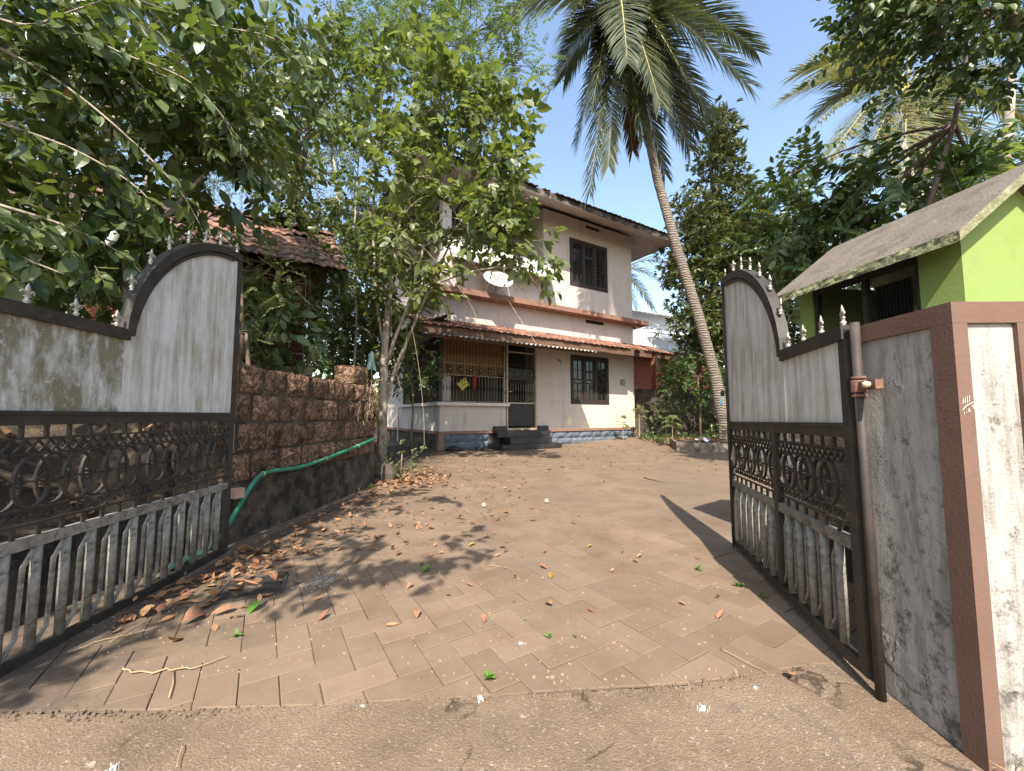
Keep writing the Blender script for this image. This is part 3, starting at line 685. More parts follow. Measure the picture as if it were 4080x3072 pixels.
# ---------------------------------------------------------------- roof tile
def tile_mesh(w=0.25, l=0.36, th=0.014):
    xs = [-0.5,-0.38,-0.27,-0.15,0.0,0.12,0.23,0.35,0.5]; zs = [0.020,0.030,0.020,0.004,0.004,0.020,0.030,0.020,0.006]
    n = len(xs); v = []; 
    for y in (0, l):
        for t in (0, -th):
            for x, z in zip(xs, zs): v.append((x*w, y, z + t))
    f = []
    for k in range(n-1):
        f.append((k, k+1, 2*n+k+1, 2*n+k)); f.append((n+k+1, n+k, 3*n+k, 3*n+k+1)); f.append((n+k, n+k+1, k+1, k))
    f.append((0, 2*n, 3*n, n)); f.append((n-1, 2*n-1, 4*n-1, 3*n-1))
    return MB().add(v, f).mesh('tile')
def lay_tiles(parent, mat, o, along, up, nx, ny, w=0.235, exposed=0.29, jit=0.012, me=None, limit=300, skip=None, cnt=None):
    """tiles laid in rows; o lower-left corner, along and up are direction vectors in the parent's frame"""
    along = Vector(along).normalized(); up = Vector(up).normalized(); nrm = along.cross(up).normalized()
    rest = []; cnt = cnt if cnt is not None else [0]
    for j in range(ny):
        for i in range(nx):
            if skip and skip(i, j): continue
            p = Vector(o) + along*(w*(i+0.5) + R.uniform(-jit,jit)*0.4) + up*(exposed*j + R.uniform(-jit,jit)) + nrm*(0.004*(j%2) + R.uniform(0,0.006))
            rr = R.uniform(-0.03,0.03); tl = 0.045 + R.uniform(-0.012,0.03)
            a = (along*math.cos(rr) + up*math.sin(rr)); b = (up*math.cos(rr) - along*math.sin(rr))
            b = (b*math.cos(-tl) + nrm*math.sin(-tl)); n_ = a.cross(b)
            Mx = Matrix(((a.x,b.x,n_.x,p.x+n_.x*0.016),(a.y,b.y,n_.y,p.y+n_.y*0.016),(a.z,b.z,n_.z,p.z+n_.z*0.016),(0,0,0,1)))
            if cnt[0] < limit:
                t = link('tile', me, mat, parent); t.matrix_local = Mx; cnt[0] += 1
            else: rest.append(Mx)
    return rest
def tile_copy(mat):
    t = tile_mesh(); t.materials.append(mat); return t
def tiles_rest(rest, mat, parent, name='more_tiles'):
    if not rest: return
    src = tile_mesh(); mb = MB(); fs = [tuple(p.vertices) for p in src.polygons]; vsr = [v.co.copy() for v in src.vertices]
    for Mx in rest: mb.add([Mx @ v for v in vsr], fs)
    tag(mb.build(name, mat, parent), kind='stuff')

# ---------------------------------------------------------------- the house
HC = (-2.048, 11.404); HA = math.atan2(UY, UX); FL = 8.0
house = empty('house', (HC[0], HC[1], 0), HA)
tag(house, 'two storey pinkish house with tiled lean-to roof, grilled porch and dark windows', 'house')
def hw(s, d, z): return (HC[0] + s*UX - d*UY, HC[1] + s*UY + d*UX, z)
def loc_house(o): o.location = (HC[0], HC[1], 0); o.rotation_euler = (0,0,HA); return o
# plinth with dressed stones
pl = MB().box(0.02, FL, 0.02, 7.0, -0.1, 0.46).build('plinth', M_cement_dark, house)
def stone_mesh(w, h):
    mb = MB(); nu, nv = 4, 3
    def f(a, b):
        e = min(a, 1-a, b, 1-b); 
        return (w*(a-0.5)*0.985, -0.012 - 0.03*min(1, e*4) - 0.018*R.random()*(1 if e > 0.01 else 0), h*(b-0.5)*0.97)
    mb.sheet(f, nu, nv)
    edge = [f(0,0),f(1,0),f(1,1),f(0,1)]
    mb.add([(-w/2*0.985,0.0,-h/2*0.97),(w/2*0.985,0,-h/2*0.97),(w/2*0.985,0,h/2*0.97),(-w/2*0.985,0,h/2*0.97),
            (-w/2*0.985,-0.012,-h/2*0.97),(w/2*0.985,-0.012,-h/2*0.97),(w/2*0.985,-0.012,h/2*0.97),(-w/2*0.985,-0.012,h/2*0.97)],
           [(0,1,5,4),(1,2,6,5),(2,3,7,6),(3,0,4,7)])
    return mb
for (s0, s1) in ((0.13,1.62),(3.72,7.92)):
    for row in range(2):
        s = s0; first = True
        while s < s1 - 0.05:
            wd = R.uniform(0.38,0.66) if not (first and row) else R.uniform(0.22,0.3); first = False
            wd = min(wd, s1 - s)
            if s1 - s - wd < 0.15: wd = s1 - s
            stone_mesh(wd, 0.225).build('stone', M_stone, pl, loc=(s + wd/2, 0.018, 0.118 + 0.228*row)); s += wd
MB().box(-0.03, FL+0.03, -0.045, 0.05, 0.462, 0.545).build('plinth_band', M_brown, house)
MB().box(-0.045, 0.05, 0.051, 6.6, 0.462, 0.545).build('plinth_band', M_brown, house)
MB().box(-0.04, 0.12, -0.05, 0.12, -0.05, 0.461).build('corner_pier', M_brown, house)
MB().box(FL-0.06, FL+0.035, -0.05, 0.1, -0.05, 0.461).build('corner_pier', M_brown, house)
# ground floor walls
MB().box(0.0, 2.18, 0.0, 0.2, 0.546, 1.28).build('parapet_wall', M_wall_pink, house)
MB().box(0.0, 0.2, 0.201, 3.6, 0.546, 1.28).build('parapet_wall', M_wall_pink, house)
MB().box(0.0, 0.25, 3.601, 7.0, 0.546, 3.9).build('wall', M_wall_pink, house)
MB().box(-0.12, 2.25, -0.13, 0.24, 1.281, 1.375).build('sill_slab', pm('sill_paint', (0.55,0.5,0.45),(0.64,0.58,0.53),5,0.8,0.1), house)
MB().box(-0.13, 0.24, 0.241, 3.75, 1.281, 1.374).build('sill_slab', MATS['sill_paint'], house)
wl = MB(); W0, W1, WZ0, WZ1 = 4.80, 6.63, 1.40, 3.12
wl.box(3.36, W0, 0.0, 0.22, 0.546, 3.9); wl.box(W1, FL, 0.0, 0.22, 0.546, 3.9); wl.box(W0, W1, 0.0, 0.22, 0.546, WZ0); wl.box(W0, W1, 0.0, 0.22, WZ1, 3.9)
wl.build('wall', M_wall_pink, house)
MB().box(FL-0.22, FL, 0.221, 7.0, 0.546, 3.9).build('wall', M_wall_pink, house)
MB().box(0.26, FL-0.23, 6.7, 6.95, 0.0, 8.0).build('wall', M_wall_pink, house)
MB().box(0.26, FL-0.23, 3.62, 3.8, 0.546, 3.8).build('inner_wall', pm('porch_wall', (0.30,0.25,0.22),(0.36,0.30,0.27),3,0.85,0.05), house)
MB().box(0.26, FL-0.23, 0.24, 6.69, 0.40, 0.545).build('floor_slab', M_granite, house)
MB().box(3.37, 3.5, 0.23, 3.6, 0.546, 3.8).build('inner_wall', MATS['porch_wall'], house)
MB().box(0.14, 0.40, 0.16, 0.30, 1.376, 3.1).build('porch_column', pm('porch_column_paint', (0.40,0.36,0.33),(0.47,0.42,0.39),4,0.8,0.05), house)
# bare plaster patches low on the wall
def patch(x0, x1, fn, z0, name='plaster_patch'):
    mb = MB(); n = 60; vs_ = []
    for k in range(n+1):
        x = x0 + (x1-x0)*k/n; vs_ += [(x, -0.0025, z0), (x, -0.0025, z0 + fn(k/n))]
    mb.add(vs_, [(2*k, 2*k+2, 2*k+3, 2*k+1) for k in range(n)]); mb.build(name, M_patch, house)
pf = lambda t: max(0.01, (0.18 + 0.36*sstep((t-0.22)/0.35) + 0.05*math.sin(t*13) + 0.025*math.sin(t*31+1) + 0.012*math.sin(t*67))*(sstep(t/0.12)) * (1-0.25*sstep((t-0.85)/0.15)))
patch(5.15, 7.98, lambda t: 1.25*pf(t) , 0.56)
patch(4.62, 4.86, lambda t: 0.36*math.sin(PI*t)**0.6*(0.85+0.15*math.sin(t*17)), 0.66)
# window: bars, panes, arched top corners
def window(x0, x1, z0, z1, parent, label=None):
    wn = MB(); F = 0.115; D0, D1 = -0.02, 0.09
    wn.box(x0,x1,D0,D1,z1-F,z1); wn.box(x0,x1,D0,D1,z0,z0+F); wn.box(x0,x0+F,D0,D1,z0+F,z1-F); wn.box(x1-F,x1,D0,D1,z0+F,z1-F)
    W = (x1-x0-2*F); cw = W/3; 
    for k in (1,2): xm = x0+F+cw*k; wn.box(xm-0.06, xm+0.06, D0, D1, z0+F, z1-F)
    win = wn.build('window', M_wood, parent)
    if label: win['label'] = label
    H = z1-z0-2*F
    for k in range(3):
        a = x0+F+cw*k + (0.06 if k else 0); b = x0+F+cw*(k+1) - (0.06 if k < 2 else 0); zb = z0+F; e0, e1 = 0.012, 0.05
        sm = MB(); sr = 0.045
        sm.box(a,a+sr,e0,e1,zb,zb+H); sm.box(b-sr,b,e0,e1,zb,zb+H); sm.box(a+sr,b-sr,e0,e1,zb,zb+sr); sm.box(a+sr,b-sr,e0,e1,zb+H-sr,zb+H)
        ai, bi = a+sr, b-sr; mid = (ai+bi)/2; zi0, zi1 = zb+sr, zb+H-sr; hi = zi1-zi0
        if k == 1: rows = [(0.0,0.40),(0.52,0.68),(0.745,1.0)]; thick = [(0.68,0.745)]
        else: rows = [(0.0,0.20),(0.215,0.40),(0.515,0.74),(0.755,1.0)]; thick = []
        panes = []
        for r0, r1 in rows:
            for (pa, pb) in ((ai, mid-0.013),(mid+0.013, bi)): panes.append((pa,pb,zi0+hi*r0,zi0+hi*r1))
        panes.append((ai,bi,zi0+hi*0.415,zi0+hi*0.50))
        sm.box(mid-0.013,mid+0.013,e0,e1,zi0,zi0+hi*0.40); sm.box(mid-0.013,mid+0.013,e0,e1,zi0+hi*0.515,zi1)
        for t0, t1 in thick: sm.box(ai,bi,e0,e1,zi0+hi*t0,zi0+hi*t1)
        for q in range(len(rows)-1):
            if rows[q+1][0]-rows[q][1] < 0.03: sm.box(ai,bi,e0,e1,zi0+hi*rows[q][1],zi0+hi*rows[q+1][0])
        # curved glazing bars and arched heads
        for zc2, sg in ((zi0+hi*0.405, 1), (zi0+hi*0.508, -1)):
            pts = [(ai+(bi-ai)*t, (e0+e1)/2, zc2 + sg*0.03*math.sin(2*PI*t)**2 * (1 if sg > 0 else 1)) for t in [i/12 for i in range(13)]]
            sm.bar(pts, 0.022, e1-e0, up=(0,1,0))
        zt = zi1
        sm.prism([(ai,zt),(ai,zt-0.075),(ai+0.03,zt-0.02),(ai+0.07,zt)][::-1], e0, e1); sm.prism([(bi,zt),(bi-0.07,zt),(bi-0.03,zt-0.02),(bi,zt-0.075)][::-1], e0, e1)
        sm.build('sash', M_wood, win)
        for pa, pb, pz0, pz1 in panes: MB().box(pa, pb, 0.030, 0.036, pz0, pz1).build('pane', M_glass, win)
        MB().box(ai, bi, 0.085, 0.089, zi0, zi1).build('room_shade_sheet', M_dark, win)  # near-black sheet paints in the unlit room behind the panes
    return win
window(W0, W1, WZ0, WZ1, house)
# door: iron grille door with a solid lower sheet
D0x, D1x = 2.20, 3.36
dr = MB(); dr.box(D0x+0.06,D1x-0.06,0.05,0.07,0.66,1.37); door = dr.build('grille_door', M_iron, house)
MB().box(D0x,D0x+0.055,-0.02,0.12,0.546,3.25).build('door_jamb', M_gridcream, door)
MB().box(D1x-0.055,D1x-0.001,-0.02,0.12,0.546,3.25).build('door_jamb', M_gridcream, door)
for z in (1.372, 3.0): MB().box(D0x+0.056,D1x-0.056,0.03,0.09,z,z+0.035).build('door_rail', M_gridcream, door)
for z in (2.05, 2.62): MB().box(D0x+0.056,D1x-0.056,0.045,0.075,z,z+0.012).build('door_rail', M_iron, door)
MB().box(D0x+0.056,D1x-0.056,0.045,0.07,2.12,2.5).build('door_plate', M_iron, door)
gb = MB().tube([(0,0,0),(0,0,1)], 0.007, 6).mesh('bar', True); gb.materials.append(pm('grille_bar', (0.30,0.26,0.22),(0.42,0.37,0.31),10,0.6,0.1,c3=(0.1,0.07,0.05),pscale=9))
gbk = MB().tube([(0,0,0),(0,0,1)], 0.008, 6).mesh('bar', True); gbk.materials.append(M_iron)
for k in range(11):
    link('bar', gb, None, door, (D0x+0.10+0.096*k, 0.06, 1.407), None, (1,1,0.70)); link('bar', gbk, None, door, (D0x+0.10+0.096*k, 0.06, 2.5), None, (1,1,0.75))
stud = MB().lathe([(0.001,0),(0.016,0.002),(0.016,0.008),(0.004,0.014)], 8).mesh('stud', True); stud.materials.append(M_white)
for k in range(4): link('stud', stud, None, door, (D0x+0.16+0.28*k, 0.044, 2.32), (PI/2,0,0))
colm = MB().lathe([(0.004,-0.07),(0.018,-0.035),(0.008,-0.012),(0.022,0.0),(0.008,0.012),(0.018,0.035),(0.004,0.07)], 8).mesh('bar_collar', True); colm.materials.append(M_iron)
for k in range(11): link('bar_collar', colm, None, door, (D0x+0.10+0.096*k, 0.06, 1.72))
MB().box(D0x+0.10,D0x+0.22,0.0,0.03,1.74,1.765).build('door_handle', M_gridcream, door)
MB().box(D0x+0.0,D1x,-0.03,0.3,0.548,0.60).build('threshold', M_gridcream, door)
MB().box(D0x+0.056,D1x-0.056,0.6,0.62,0.6,3.4).build('dark_doorway', M_dark, door)
# porch grille on the front and the side
def porch(axis, n, pitch, zt, origin):
    gp = MB()
    P = (lambda a, b, z: (a, b, z)) if axis == 0 else (lambda a, b, z: (b, a, z))
    L_ = n*pitch
    def bx(a0,a1,b0,b1,z0,z1):
        p = P(a0,b0,z0); q = P(a1,b1,z1); gp.box(min(p[0],q[0]),max(p[0],q[0]),min(p[1],q[1]),max(p[1],q[1]),z0,z1)
    for z in (1.40, 2.17, 2.52, zt-0.03): bx(0.06, 0.06+L_, 0.03, 0.05, z, z+0.018)
    bx(0.0, 0.05, 0.0, 0.06, 1.376, zt); bx(0.06+L_-0.02, 0.06+L_+0.02, 0.02, 0.06, 1.376, zt)
    gg = gp.build('porch_grille', MATS['grille_bar'] if axis == 0 else M_iron, house)
    for k in range(n):
        p = P(0.12+pitch*k, 0.04, 1.38)
        link('bar', gb if axis == 0 else gbk, None, gg, p, None, (1,1,0.79)); link('bar', gbk, None, gg, (p[0],p[1],2.17), None, (1.1,1.1,zt-2.17))
        link('bar_collar', colm, None, gg, (p[0],p[1],1.80)); link('bar_collar', colm, None, gg, (p[0],p[1],2.86))
    return gg
pg = porch(0, 20, 0.104, 3.25, None); pg2 = porch(1, 32, 0.108, 3.25, None)
MB().box(0.03,0.06,0.2,3.5,1.82,1.98).build('side_blind_roll', M_dark, house)
fl = MB()
for k in range(6):
    a = PI/3*k; fl.tube([(0.02*math.cos(a),0,0.02*math.sin(a)),(0.07*math.cos(a+0.32),0,0.07*math.sin(a+0.32)),(0.14*math.cos(a),0,0.14*math.sin(a)),(0.07*math.cos(a-0.32),0,0.07*math.sin(a-0.32)),(0.02*math.cos(a),0,0.02*math.sin(a))], 0.0085, 5)
flm = fl.mesh('flower_motif', True); flm.materials.append(M_iron)
fc = MB().lathe([(0.001,0),(0.022,0.002),(0.022,0.006),(0.002,0.01)], 8).mesh('flower_center', True); fc.materials.append(pm('flower_centre_paint', (0.55,0.5,0.42),(0.65,0.6,0.52),9,0.6,0))
for k in range(6):
    m_ = link('flower_motif', flm, None, pg, (0.30+0.335*k, 0.022, 2.355)); link('flower_center', fc, None, m_, (0,-0.008,0), (PI/2,0,0))
bl = MB()
bl.sheet(lambda a, b: (0.10+2.05*a, 0.13 + 0.004*math.sin(a*180), 2.16 + 0.09*(a) + (3.25-2.16-0.09*a)*b), 60, 6); bl.build('bamboo_blind', M_bamboo, house)
sl_ = MB()
for k in range(19): sl_.box(0.135+0.105*k, 0.175+0.105*k, 0.118, 0.126, 2.28+0.004*k, 3.22)
sl_.build('blind_slats', pm('blind_pale', (0.30,0.195,0.105),(0.40,0.275,0.16),8,0.7,0.1,stretch=(1,1,10)), house)
# steps
st = MB()
st.box(1.52,3.62,-0.98,-0.001,-0.05,0.15); steps = st.build('entrance_steps', M_granite, house)
MB().box(1.98,3.50,-0.62,-0.046,0.152,0.335).build('step', M_granite, steps)
MB().box(1.72,3.68,-0.30,-0.047,0.337,0.53).build('step', M_granite, steps)
MB().box(1.70,2.14,-0.16,-0.048,0.532,0.67).build('step_cheek', M_granite, steps)
MB().box(3.36,3.72,-0.16,-0.048,0.532,0.67).build('step_cheek', M_granite, steps)
M_stepj = pm('step_joint', (0.09,0.075,0.06),(0.13,0.11,0.09),9,0.9,0)
sj = MB()
for s in (1.9,2.55,3.1): sj.box(s,s+0.006,-0.983,-0.979,0.0,0.15)
for s in (2.6,): sj.box(s,s+0.006,-0.623,-0.619,0.155,0.335)
for s in (2.35,3.0): sj.box(s,s+0.006,-0.303,-0.299,0.34,0.53)
sj.build('tile_joints', M_stepj, steps)
# floor band between storeys, soffit, upper wall
MB().box(-0.28, FL+0.46, -0.42, 7.2, 4.50, 4.66).build('floor_band', M_brown, house)
MB().box(0.0, FL, 0.0, 0.22, 3.901, 4.499).build('wall', M_wall_pink, house)
MB().box(0.251, 3.355, 0.002, 0.218, 3.45, 3.9).build('wall', M_wall_pink, house)
MB().box(0.0, 0.25, 0.0, 3.6, 3.45, 3.9).build('wall', M_wall_pink, house)
MB().box(0.0, 0.2, 0.221, 7.0, 3.901, 4.499).build('wall', M_wall_pink, house)
MB().box(FL-0.22, FL, 0.221, 7.0, 3.901, 4.499).build('wall', M_wall_pink, house)
UX0 = 3.68; V0, V1, VZ0, VZ1 = 4.82, 6.66, 5.62, 7.36
uw = MB(); uw.box(UX0,V0,0.0,0.22,4.661,8.12); uw.box(V1,FL,0.0,0.22,4.661,8.12); uw.box(V0,V1,0.0,0.22,4.661,VZ0); uw.box(V0,V1,0.0,0.22,VZ1,8.12); uw.build('wall', M_wall_pink, house)
MB().box(UX0, UX0+0.2, 0.221, 3.0, 4.661, 8.12).build('wall', M_wall_pink, house)
MB().box(FL-0.22, FL, 0.221, 7.0, 4.661, 8.12).build('wall', M_wall_pink, house)
MB().box(0.0, UX0, 3.0, 3.2, 4.661, 8.1).build('wall', M_wall_pink, house)
MB().box(0.0, 0.2, 3.201, 7.0, 4.661, 8.1).build('wall', M_wall_pink, house)
MB().box(0.0, UX0-0.001, 0.0, 0.15, 4.661, 5.75).build('balcony_parapet', M_wall_pink, house)
MB().box(0.0, 0.15, 0.151, 2.99, 4.661, 5.75).build('balcony_parapet', M_wall_pink, house)
MB().box(0.02, 0.30, 0.02, 0.28, 5.751, 8.1).build('balcony_pillar', pm('balcony_pillar_paint', (0.6,0.56,0.53),(0.68,0.64,0.6),4,0.8,0.05), house)
MB().box(1.2, 2.1, 2.985, 2.999, 4.7, 7.0).build('balcony_door', M_wood, house)
window(V0, V1, VZ0, VZ1, house)
def corr(x0,x1,d0,z0,d1,z1,pitch,amp,n=8):
    nu = int((x1-x0)/pitch*n)
    def f(a,b):
        x = x0+(x1-x0)*a; L_ = math.hypot(d1-d0,z1-z0); nx, nz = (z1-z0)/L_, -(d1-d0)/L_
        wv = amp*math.sin(2*PI*x/pitch); return (x, d0+(d1-d0)*b + nx*wv, z0+(z1-z0)*b + nz*wv)
    return MB().sheet(f, nu, 2)
M_white_sheet2 = M_white
for (a, b) in ((0.12,1.93),(1.95,3.84)): corr(a, b, -0.02, 6.28 - (0.06 if a > 1 else 0), -0.52, 5.48, 0.075, 0.008).build('balcony_sheet', M_white, house)
MB().tube([(0.1,-0.5,5.46),(3.86,-0.5,5.46)], 0.015, 6).build('sheet_pipe', M_white, house)
# vents, switch, meter niche, pipe
MB().box(5.60,6.28,-0.004,0.03,7.9,8.0).build('vent_slot', M_dark, house)
MB().box(5.54,6.42,-0.004,0.03,4.34,4.46).build('vent_slot', M_dark, house)
MB().box(7.23,7.52,-0.006,0.05,2.12,2.37).build('meter_niche', pm('meter_niche_mix', (0.05,0.05,0.04),(0.3,0.28,0.2),16,0.6,0.2,c3=(0.5,0.5,0.45),pscale=14), house)
MB().box(3.74,3.88,-0.02,-0.001,1.96,2.12).build('switch_plate', M_white, house)
MB().tube([(7.0,-0.02,4.66),(7.0,-0.02,6.1)], 0.018, 6).build('drain_pipe', M_white, house)
MB().tube([(-0.03,4.0,0.05),(-0.03,4.0,1.3)], 0.03, 6).build('drain_pipe', M_wall_pink, house)
# lean-to roof: rafters, fascia boards, tiles; asbestos awning in front
TL = tile_copy(M_tile); TLd = tile_copy(M_tile_dark); TLo = tile_copy(M_tile_old)
za, zb_, oh = 3.76, 3.36, 1.0
ltr = MB(); ltr.add([(-1.0,-oh,zb_-0.02),(9.0,-oh,zb_-0.02),(9.0,0.0,za-0.02),(-1.0,0.0,za-0.02),(-1.0,-oh,zb_-0.06),(9.0,-oh,zb_-0.06),(9.0,0.0,za-0.06),(-1.0,0.0,za-0.06)],
    [(0,1,2,3),(7,6,5,4),(0,4,5,1),(2,6,7,3),(0,3,7,4),(1,5,6,2)])
leanto = ltr.build('lean_to_roof', M_timber, house)
def tsk(i, j): return (hsh(i*1.7, j*3.1) < 0.05 and i > 24)
cnt = [0]; nrow = 4
rest = lay_tiles(leanto, M_tile, (-1.05,-oh-0.06,zb_-0.035), (1,0,0), (0,oh,za-zb_), 43, nrow, me=TL, skip=tsk, cnt=cnt, jit=0.02)
# side slope of the lean-to (left flank)
sd_ = MB(); sd_.add([(-1.0,-oh,zb_-0.02),(-1.0,4.5,zb_-0.02),(0.0,4.5,za-0.02),(0.0,0.0,za-0.02)], [(0,3,2,1)]); sd_.build('side_roof', M_timber, leanto)
rest += lay_tiles(leanto, M_tile_dark, (-1.06,4.4,zb_-0.035), (0,-1,0), (1.0,0,za-zb_), 22, nrow, me=TLd, cnt=cnt, jit=0.02)
tiles_rest(rest, M_tile, leanto)
for (a, b) in ((-1.0,0.9),(0.92,2.6),(2.62,4.1),(4.12,5.55),(5.57,6.9),(7.2,7.85),(8.2,8.3),(8.62,9.0)): MB().box(a, b, -oh+0.0, -oh+0.03, zb_-0.24+R.uniform(-0.01,0.02), zb_-0.065).build('fascia_board', M_timber, leanto)
for k in range(14): MB().add([(-0.9+0.75*k,-oh+0.04,zb_-0.15),(-0.82+0.75*k,-oh+0.04,zb_-0.15),(-0.82+0.75*k,-0.002,za-0.15),(-0.9+0.75*k,-0.002,za-0.15),(-0.9+0.75*k,-oh+0.04,zb_-0.061),(-0.82+0.75*k,-oh+0.04,zb_-0.061),(-0.82+0.75*k,-0.002,za-0.061),(-0.9+0.75*k,-0.002,za-0.061)],[(3,2,1,0),(4,5,6,7),(0,1,5,4),(1,2,6,5),(2,3,7,6),(3,0,4,7)]).build('rafter', M_timber, leanto)
aw = corr(-0.9, 4.35, -0.93, 3.10, -1.80, 2.94, 0.15, 0.024, 8).build('awning_sheet', M_asb, house)
MB().box(-0.9,4.3,-1.62,-1.57,2.90,2.95).build('awning_batten', M_timber, aw)
# upper hipped roof on a sloping slab
EO = 1.2; ez, wz_, rz_ = 7.72, 8.12, 9.75
def hip(off, z):
    return [(-EO-off,-EO-off,z),(FL+EO+off,-EO-off,z),(FL+EO+off,7.0+EO+off,z),(-EO-off,7.0+EO+off,z)]
a = hip(0, ez); m = [(3.6,3.5,rz_),(FL-3.6,3.5,rz_)]
rf = MB(); T_ = 0.15
lo = [(p[0],p[1],p[2]) for p in a]; up_ = [(p[0],p[1],p[2]+T_) for p in a]
rd = [(q[0],q[1],q[2]+T_) for q in m]; rdl = m
rf.add(lo+up_+rd+rdl, [(0,1,5,4),(1,2,6,5),(2,3,7,6),(3,0,4,7),(4,5,9,8),(5,6,9),(6,7,8,9),(7,4,8),(1,0,10,11),(2,1,11),(3,2,11,10),(0,3,10)])
rfo = rf.build('roof', M_soffit, house)
fz = MB()
b_ = hip(0.012, 0)
for k in range(4):
    p, q = b_[k], b_[(k+1)%4]; n_ = 60
    fz.sheet(lambda t, s_: (p[0]+(q[0]-p[0])*t, p[1]+(q[1]-p[1])*t, ez - 0.02 - 0.012*hsh(round(t*60),k) + (T_+0.05)*s_), n_, 1)
fz.build('roof_edge', M_fascia, rfo)
cnt2 = [0]
sl_up = Vector((0, 3.5+EO, rz_-ez)).normalized()
rest = lay_tiles(rfo, M_tile_dark, (-EO-0.02,-EO-0.09,ez+T_+0.0), (1,0,0), sl_up, 44, 2, me=TLd, cnt=cnt2, jit=0.03, skip=lambda i,j: hsh(i*2.3,j) < 0.08 and j == 0)
rest += lay_tiles(rfo, M_tile_dark, (FL+EO+0.09,-EO,ez+T_), (0,1,0), Vector((-(3.6+EO),0,rz_-ez)), 38, 1, me=TLd, cnt=cnt2, jit=0.03)
rest += lay_tiles(rfo, M_tile_dark, (-EO-0.09,7+EO,ez+T_), (0,-1,0), Vector((3.6+EO,0,rz_-ez)), 38, 1, me=TLd, cnt=cnt2, jit=0.03)
tiles_rest(rest, M_tile_dark, rfo)
# things at the house
dish = empty('satellite_dish', hw(1.55,-0.62,5.06), HA); tag(dish, 'white oval satellite dish on a wall arm above the lean-to roof', 'dish')
M_dish = pm('dish_white', (0.42,0.40,0.38),(0.48,0.46,0.44),6,0.45,0.03,c3=(0.5,0.46,0.42),pscale=5)
db = MB(); nr, na = 5, 28; vs_ = [(0,0.07,0)]
for i in range(1,nr+1):
    r = 0.38*i/nr
    for k in range(na): an = 2*PI*k/na; vs_.append((r*math.cos(an)*1.05, 0.07*(1-(i/nr)**2), r*math.sin(an)*0.86))
fs = [(0,1+(k+1)%na,1+k) for k in range(na)] + [(1+(i-1)*na+k, 1+(i-1)*na+(k+1)%na, 1+i*na+(k+1)%na, 1+i*na+k) for i in range(1,nr) for k in range(na)]
bowl = db.add(vs_, fs).build('bowl', M_dish, dish, True); bowl.rotation_euler = (-0.6,0,-0.15); bowl.scale = (1.15,1,1.12)
rm = MB().tube([(0.40*math.cos(2*PI*k/28), 0, 0.327*math.sin(2*PI*k/28)) for k in range(29)], 0.008, 5).build('rim', M_dish, bowl, True)
MB().tube([(0,0.06,-0.05),(0,0.2,-0.32),(0,0.6,-0.45)], 0.022, 7).build('arm', M_asb, dish, True)
MB().tube([(0,0.05,-0.30),(0,-0.35,-0.32)], 0.012, 6).build('feed_arm', M_asb, dish, True)
MB().lathe([(0.02,-0.05),(0.035,-0.02),(0.035,0.03),(0.015,0.05)], 10).build('receiver', M_asb, dish, True, (0,-0.36,-0.28))
def text_part(s, size, mat, parent, loc, rot, name='lettering', ext=0.001):
    cu = bpy.data.curves.new(name, 'FONT'); cu.body = s; cu.size = size; cu.extrude = ext; cu.align_x = 'CENTER'; cu.align_y = 'CENTER'
    o = bpy.data.objects.new('tmp', cu); COL.objects.link(o); bpy.context.view_layer.update()
    me = bpy.data.meshes.new_from_object(o.evaluated_get(bpy.context.evaluated_depsgraph_get())); bpy.data.objects.remove(o)
    return link(name, me, mat, parent, loc, rot)
M_letter = pm('dish_lettering', (0.11,0.1,0.1),(0.15,0.14,0.14),5,0.7,0)
t_ = text_part('SUN', 0.17, M_letter, bowl, (0.0,0.012,0.13), (PI/2,0,0)); t2_ = text_part('DIRECT', 0.085, M_letter, bowl, (0.02,0.034,0.02), (PI/2,0,0))
bulb = empty('wall_lamp', hw(4.24,-0.04,2.82), HA); tag(bulb, 'small bare bulb in a wall holder between door and lower window', 'lamp')
MB().tube([(0,0.04,0.08),(0.0,-0.05,0.06),(0.03,-0.10,0.0)], 0.018, 7).build('holder', M_brown, bulb, True)
MB().lathe([(0.012,0.06),(0.022,0.045),(0.04,0.015),(0.035,-0.015),(0.01,-0.03)], 10).build('bulb', M_white, bulb, True, (0.04,-0.11,-0.05))
cloth = MB(); cloth.sheet(lambda a, b: (0.0 + (0.14 - 0.05*(b*b))*a + 0.03*b*(1-a), 0.01*math.sin(a*14 + b*3), -0.46*b*(0.75+0.25*math.sin(a*3.0+0.5)) ), 10, 8)
co = cloth.build('red_cloth', pm('red_cloth', (0.30,0.022,0.03),(0.40,0.04,0.05),6,0.9,0.2,30)); co.location = hw(1.02,-0.02,2.18); co.rotation_euler = (0,0,HA)
tag(co, 'red cloth hanging on the porch grille', 'cloth')
ys = MB(); ys.prism([(-0.2,0.0),(-0.03,-0.2),(0.2,-0.02),(0.06,0.2)], -0.006, 0.006)
yo = ys.build('hanging_board', pm('yellow_board', (0.40,0.33,0.05),(0.55,0.46,0.10),14,0.6,0.1,c3=(0.08,0.07,0.04),pscale=20,pthr=(0.52,0.56))); yo.location = hw(0.70,-0.03,1.92); yo.rotation_euler = (0,0,HA)
tag(yo, 'tilted yellow and black charm board hung inside the porch grille', 'board')
MB().tube([(-0.02,0.0,0.2),(-0.03,0.0,0.35)], 0.004, 4).build('string', M_iron, yo)
